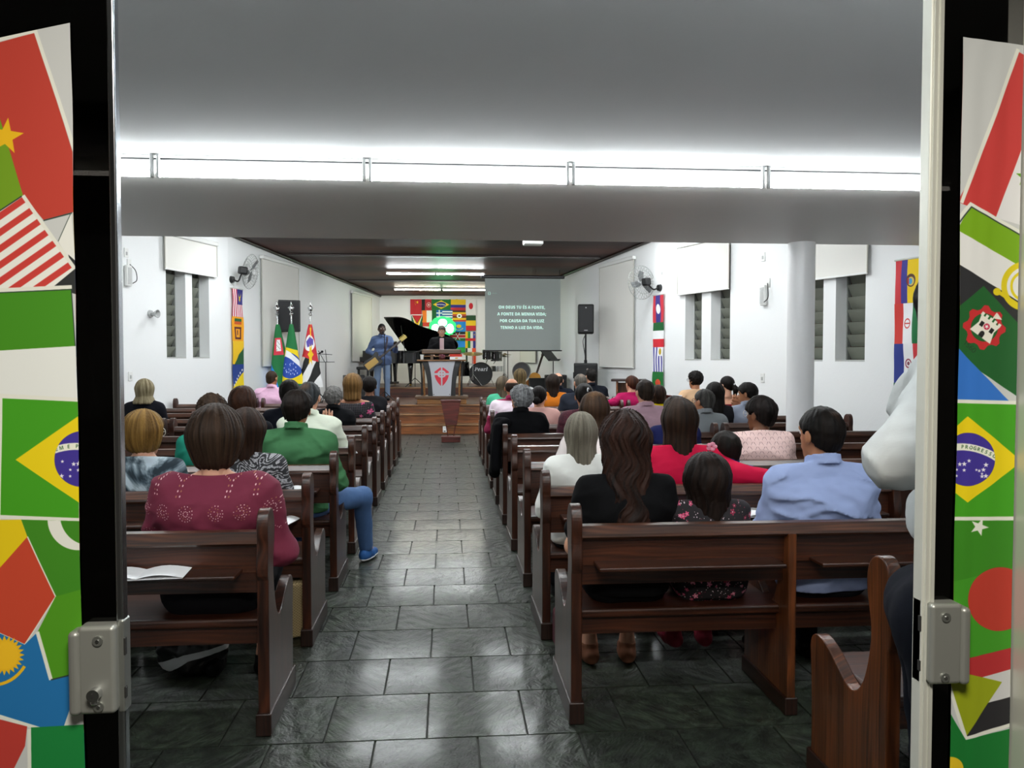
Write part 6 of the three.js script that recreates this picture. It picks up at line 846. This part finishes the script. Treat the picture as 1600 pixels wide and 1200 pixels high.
{ const t = thing('bag', 'dark red handbag on the floor by the first right pew', 'bag', [0.6, 0, -4.02]); part('pouch', rbox(0.1, 0.2, 0.22, 0, 0.102, 0, 0.03), std(0x4a1420, 0.6), t); part('handle', tube([[0, 0.19, -0.06], [-0.02, 0.4, -0.03], [-0.02, 0.4, 0.03], [0, 0.19, 0.06]], 0.006, 24, 6), std(0xb9a890, 0.7), t); }
// ---------- glass doors with flag posters ----------
// Posters are printed sheets; drawing units are 1/870 m, the origin at the poster's top corner beside the doorway.
function postBrazil(c, cx, cy, hw, hh, r, txt, rot) { poly(c, '#e6cf0a', [[cx - hw, cy], [cx, cy - hh], [cx + hw, cy + 4], [cx, cy + hh]]); disc(c, cx, cy, r, '#3c2f93'); c.save(); c.beginPath(); c.arc(cx, cy, r, 0, 7); c.clip(); c.strokeStyle = '#e6eadc'; c.lineWidth = 11; c.beginPath(); c.arc(cx - 12, cy + 78, 98, -2.3, -0.7); c.stroke(); c.fillStyle = '#2f5a34'; c.font = 'bold 8px sans-serif'; 'ORDEM E PROGRESSO'.split('').forEach((ch, i) => { const a = -2.06 + i * 0.066; c.save(); c.translate(cx - 12 + Math.cos(a) * 95, cy + 78 + Math.sin(a) * 95); c.rotate(a + Math.PI / 2); c.fillText(ch, -3, 0); c.restore(); }); c.fillStyle = '#e8e8f4'; const q = makeRandom(6); for (let i = 0; i < 16; i++) star(c, cx + (q() - 0.5) * r * 1.5, cy + (0.05 + q() * 0.6) * r, 2 + q() * 2.6); star(c, cx + 2, cy - 22, 3.5); c.restore(); }
const edge = (c, pts, w = 3, col = '#2a3a34') => { c.strokeStyle = col; c.lineWidth = w; c.beginPath(); pts.forEach((p) => c.lineTo(...p)); c.stroke(); };
const white = (c, pts) => edge(c, pts, 6, '#dfe3da');
const posterLeft = canvas(681, 1980, (c, W, H) => {
  const k = 1.32; c.scale(k, k); c.translate(400, -38); c.transform(1, 0, -0.0158, 1, 0, 0); c.fillStyle = '#c3c8c9'; c.fillRect(-420, 0, 700, 1560);
  for (let i = 0; i < 7; i++) { const y = 70 + i * 215; FLAG_FILL(c, -400, y, 400, 215, i); }
  poly(c, '#b93a2c', [[-60, 90], [60, 55], [119, 235], [122, 327], [74, 340], [42, 303], [4, 190], [0, 172], [-60, 160]]); white(c, [[-60, 84], [62, 52], [122, 232]]); poly(c, '#6f9a14', [[-60, 160], [2, 178], [42, 303], [-60, 372]]); c.fillStyle = '#e6b80e'; star(c, 14, 213, 29, -1.45);
  poly(c, '#c3c8c9', [[75, 341], [117, 328], [97, 373]]); edge(c, [[74, 341], [118, 329], [97, 373]], 2); poly(c, '#e2e6e2', [[118, 329], [124, 420], [97, 373]]); poly(c, '#24282a', [[112, 393], [126, 405], [126, 455], [84, 443], [118, 418]]);
  c.save(); c.beginPath(); [[42, 303], [122, 415], [84, 446], [-60, 452], [-60, 372]].forEach((p) => c.lineTo(...p)); c.clip(); c.fillStyle = '#e6e9e4'; c.fillRect(-80, 280, 240, 200); c.translate(42, 303); c.rotate(-0.6); for (let i = 0; i < 9; i++) { c.fillStyle = '#c53a34'; c.fillRect(-300, 1 + i * 20.4, 420, 10); } c.restore(); white(c, [[42, 303], [122, 415]]); edge(c, [[-60, 370], [40, 304]], 2);
  poly(c, '#3f8a12', [[-60, 456], [116, 446], [123, 535], [-60, 546]]); white(c, [[-60, 452], [117, 443]]); edge(c, [[-60, 456], [116, 447], [123, 535]], 1.5); poly(c, '#dfe5e4', [[-60, 546], [123, 535], [126, 618], [-60, 618]]);
  poly(c, '#3f9a16', [[4, 616], [127, 622], [128, 806], [2, 800]]); white(c, [[128, 619], [4, 612], [0, 801], [129, 808]]); postBrazil(c, 133, 712, 106, 72, 44);
  poly(c, '#e0c60c', [[-60, 806], [36, 806], [46, 833], [0, 905], [-60, 960]]); poly(c, '#3c861a', [[36, 806], [129, 810], [132, 922], [88, 930], [46, 833]]); c.save(); c.beginPath(); [[36, 806], [129, 810], [132, 922], [88, 930]].forEach((p) => c.lineTo(...p)); c.clip(); disc(c, 128, 806, 50, '#e2e6e0'); disc(c, 146, 800, 48, '#3c861a'); c.restore();
  poly(c, '#c0432a', [[46, 833], [90, 929], [40, 1004], [-60, 955], [-60, 950]]); edge(c, [[-60, 955], [40, 1004], [90, 929], [46, 833]], 2, '#dfe3da');
  poly(c, '#4c9416', [[90, 929], [133, 918], [133, 1050], [82, 1061], [60, 985]]); poly(c, '#1b6fae', [[-60, 955], [40, 1004], [60, 985], [82, 1061], [132, 1049], [99, 1148], [-60, 1094]]); white(c, [[60, 984], [82, 1061]]); edge(c, [[82, 1061], [132, 1050]], 2); c.fillStyle = '#e8b81c'; c.beginPath(); for (let i = 0; i < 48; i++) { const a = i * 0.1309, q = i % 2 ? 24 : 32; c.lineTo(8 + Math.cos(a) * q, 1020 + Math.sin(a) * q); } c.fill(); disc(c, 8, 1020, 22, '#edbe20'); c.strokeStyle = '#e8b81c'; c.lineWidth = 5; c.beginPath(); c.moveTo(40, 1038); c.quadraticCurveTo(20, 1070, -20, 1066); c.stroke();
  white(c, [[-60, 1096], [100, 1151], [136, 1050]]); poly(c, '#b83a32', [[-60, 1104], [44, 1134], [40, 1165], [14, 1215], [-60, 1240]]); poly(c, '#12803a', [[50, 1136], [140, 1134], [146, 1400], [46, 1400]]); white(c, [[47, 1138], [44, 1400]]); poly(c, '#d8dcd8', [[104, 1134], [126, 1070], [136, 1128]]);
  for (let i = 0; i < 3; i++) FLAG_FILL(c, -60, 1240 + i * 120, 220, 120, i + 3);
});
function FLAG_FILL(c, x, y, w, h, i) { c.save(); c.translate(x, y); c.beginPath(); c.rect(0, 0, w, h); c.clip(); FLAGS[['japan', 'colombia', 'greece', 'kenya', 'bolivia', 'kazakh', 'china', 'uganda'][i % 8]](c, w, h); c.restore(); white(c, [[x, y], [x + w, y], [x + w, y + h]]); }
const posterRight = canvas(123, 1980, (c, W, H) => {
  const k = 1.32; c.scale(k, k); c.transform(1, 0, 0.0135, 1, 0, 0); c.translate(-1504, -58); c.fillStyle = '#c3c8c9'; c.fillRect(1440, 0, 400, 1600);
  poly(c, '#c23a38', [[1588, 78], [1720, 140], [1650, 120], [1556, 334], [1496, 310], [1508, 290]]); white(c, [[1588, 74], [1503, 312]]); poly(c, '#dcdfe2', [[1620, 160], [1720, 160], [1720, 380], [1556, 334]]); c.fillStyle = '#5a9a1a'; star(c, 1602, 270, 16);
  poly(c, '#74a60e', [[1517, 315], [1720, 428], [1720, 480], [1496, 354]]); white(c, [[1490, 345], [1517, 314], [1720, 426]]); edge(c, [[1495, 348], [1518, 318], [1720, 430]], 2); poly(c, '#dde1e2', [[1490, 350], [1720, 480], [1720, 540], [1490, 402]]); poly(c, '#26282c', [[1490, 402], [1720, 540], [1720, 640], [1490, 466]]);
  c.strokeStyle = '#d6c514'; c.lineWidth = 9; c.beginPath(); c.arc(1603, 440, 34, 0, 7); c.stroke(); c.lineWidth = 4; c.beginPath(); c.arc(1603, 440, 22, 0, 7); c.stroke(); c.lineWidth = 6; c.beginPath(); c.moveTo(1558, 448); c.lineTo(1606, 478); c.stroke(); disc(c, 1558, 449, 6, '#d6c514'); disc(c, 1597, 472, 6, '#d6c514');
  poly(c, '#195c28', [[1537, 440], [1720, 632], [1720, 700], [1490, 545], [1490, 478]]); c.fillStyle = '#bf2a2e'; c.beginPath(); for (let i = 0; i < 32; i++) { const a = i * Math.PI / 16, q = (i % 4) < 2 ? 35 : 29; c.lineTo(1538 + Math.cos(a) * q, 505 + Math.sin(a) * q); } c.fill(); disc(c, 1538, 505, 22, '#195c28');
  c.save(); c.translate(1540, 506); c.rotate(0.62); poly(c, '#e4e4da', [[-18, -14], [18, -14], [15, -2], [20, 16], [-20, 16], [-15, -2]]); c.fillStyle = '#e4e4da'; for (let i = -2; i < 3; i++) c.fillRect(i * 8 - 3, -19, 5, 6); c.fillStyle = '#1c1c1c'; c.fillRect(-12, -6, 6, 8); c.fillRect(7, -6, 6, 8); c.beginPath(); c.arc(0, 10, 4, Math.PI, 0); c.fillRect(-4, 10, 8, 6); c.fill(); disc(c, 0, -3, 5, '#bf2a4e'); c.fillStyle = '#f0f0f0'; star(c, 0, -3, 4); poly(c, '#e4e4da', [[2, -30], [14, -26], [2, -20]]); c.fillRect(0, -30, 2, 14); c.restore(); c.fillStyle = '#1f2a1f'; c.font = '11px sans-serif'; c.save(); c.translate(1503, 530); c.rotate(0.7); c.fillText('1560', 0, 0); c.restore();
  poly(c, '#2f72cc', [[1490, 530], [1582, 624], [1490, 622]]);
  poly(c, '#409c18', [[1490, 622], [1720, 630], [1720, 808], [1490, 804]]); white(c, [[1490, 620], [1720, 627]]); white(c, [[1490, 805], [1720, 808]]); postBrazil(c, 1514, 712, 86, 68, 42);
  poly(c, '#37861a', [[1490, 808], [1720, 812], [1720, 880], [1490, 905]]); c.fillStyle = '#dfe6da'; star(c, 1533, 819, 15, -1.2); poly(c, '#3f9420', [[1490, 905], [1720, 860], [1720, 1010], [1490, 1036]]); disc(c, 1566, 935, 51, '#b5382a');
  poly(c, '#b02c30', [[1490, 1034], [1720, 984], [1720, 1050], [1490, 1080]]); poly(c, '#c9ccce', [[1530, 1062], [1720, 1012], [1720, 1066], [1530, 1108]]); poly(c, '#26262a', [[1530, 1106], [1720, 1058], [1720, 1110], [1510, 1158]]); poly(c, '#92a010', [[1482, 1044], [1570, 1068], [1514, 1156]]); white(c, [[1484, 1060], [1514, 1158], [1720, 1098]]); poly(c, '#12762e', [[1480, 1100], [1514, 1160], [1720, 1112], [1720, 1700], [1480, 1700]]); disc(c, 1490, 1206, 20, '#e0c020'); for (let i = 0; i < 3; i++) FLAG_FILL(c, 1470, 1260 + i * 110, 200, 110, i + 1);
});
{
  const tint = phys(0x302e2c, 0.05, { transmission: 1, thickness: 0, ior: 1.45 });
  const paperMat = (t) => std(0xffffff, 0.6, { map: t });
  const sheet = (x0, x1, y0, y1, topL, topR, flipU, units = 915) => { // slightly cockled paper, cut at a slant along the top
    const w = x1 - x0, g = new THREE.PlaneGeometry(w, 1, 14, 40), p = g.attributes.position, uv = g.attributes.uv;
    for (let i = 0; i < p.count; i++) { const u = p.getX(i) / w + 0.5, v = p.getY(i) + 0.5, top = topL + (topR - topL) * u, y = y0 + (top - y0) * v; p.setXYZ(i, x0 + u * w + 0.003 * N(y * 5, u * 2, 3) * (flipU ? 1 - u : u), y, 0.002 * N(u * 5, y * 4, 8) + 0.008); uv.setXY(i, u, 1 - (y1 - y) / (1980 / 1.32 / units)); }
    g.computeVertexNormals(); return g;
  };
  const L = thing('door_leaf', 'left glass door leaf with flag poster and lock', 'door', [0, 0, -1.43], 0, 'entrance doors'); L.userData.kind = undefined;
  part('pane', box(0.75, 2.26, 0.008, -0.945, 1.15, 0), tint, L); part('edge_strip', rbox(0.013, 2.26, 0.022, -0.5635, 1.15, 0, 0.004), std(0xb9bec4, 0.18, { metalness: 1 }), L); part('bottom_rail', rbox(0.75, 0.06, 0.03, -0.945, 0.035, 0, 0.005), M.alu, L);
  part('poster', sheet(-1.161, -0.628, 0.42, 2.062, 1.93, 2.062), paperMat(posterLeft), L);
  const lockBody = (x, s, cyl0) => {
    const parent = s < 0 ? L : Rr, k = part('lock', rbox(0.062, 0.152, 0.05, x, 0.966, 0.008, 0.008, 3), M.lockMetal, parent);
    part('grip', rbox(0.02, 0.146, 0.046, x + s * 0.036, 0.962, 0.014, 0.009, 3), M.lockMetal, k); part('side_plate', rbox(0.012, 0.162, 0.03, x - s * 0.034, 0.966, 0.0, 0.004), M.steel, k);
    for (const y of [1.018, 0.905]) { part('screw', cyl(0.0085, 0.0085, 0.003, 0, 0, 0, 18).rotateX(Math.PI / 2).translate(x - s * 0.004, y, 0.0345), M.steel, k); part('screw_dimple', cyl(0.003, 0.003, 0.004, 0, 0, 0, 10).rotateX(Math.PI / 2).translate(x - s * 0.004, y, 0.0355), M.chrome, k); }
    part('latch_slot', rbox(0.004, 0.03, 0.008, x - s * 0.0395, 1.0, 0.01, 0.001), M.slot, k); part('latch_slot', rbox(0.004, 0.02, 0.008, x - s * 0.0395, 0.92, 0.01, 0.001), M.slot, k);
    if (cyl0) { part('key_cylinder', merge([cyl(0.0105, 0.0105, 0.02, 0, 0, 0, 20).rotateX(Math.PI / 2).translate(x + 0.0, 0.929, 0.038), rbox(0.013, 0.026, 0.012, x - 0.002, 0.922, 0.036, 0.005)]), M.chrome, k); part('key_hole', box(0.0025, 0.009, 0.002, x, 0.929, 0.0485), M.slot, k); }
  };
  const Rr = thing('door_leaf', 'right glass door leaf with flag poster and aluminium edge', 'door', [0, 0, -1.43], 0, 'entrance doors');
  part('pane', box(0.168, 2.26, 0.008, 0.988, 1.15, 0), tint, Rr); const ed = [rbox(0.026, 2.26, 0.03, 0.899, 1.15, 0, 0.003), box(0.004, 2.26, 0.004, 0.893, 1.15, 0.0165), box(0.006, 2.26, 0.004, 0.905, 1.15, 0.0165)]; part('edge_profile', merge(ed), M.alu, Rr);
  part('poster', sheet(0.953, 1.07, 0.42, 2.09, 2.09, 2.078, true, 836), paperMat(posterRight), Rr); part('bottom_rail', rbox(0.17, 0.06, 0.03, 0.988, 0.035, 0, 0.005), M.alu, Rr);
  lockBody(-0.595, -1, true); lockBody(0.926, 1, false);
  const J = struct('trim_2', merge([rbox(0.09, 2.3, 0.1, 1.118, 1.15, -1.43, 0.004)]), M.alu, null, 'pale aluminium door jamb at the far right edge'); struct('trim_3', merge([rbox(0.09, 2.3, 0.1, -1.37, 1.15, -1.43, 0.004)]), M.alu, null, 'pale aluminium door jamb on the left'); struct('trim_4', rbox(3.0, 0.06, 0.1, 0, 2.305, -1.43, 0.004), M.alu, null, 'aluminium door head');
  struct('wall_sidelight', box(0.5, 2.3, 0.1, 1.4, 1.15, -1.43), M.wall, null, 'pale infill right of the door jamb');
}
scene.traverse((o) => { if (o.isRectAreaLight) o.castShadow = true; });
renderer.render(scene, camera);
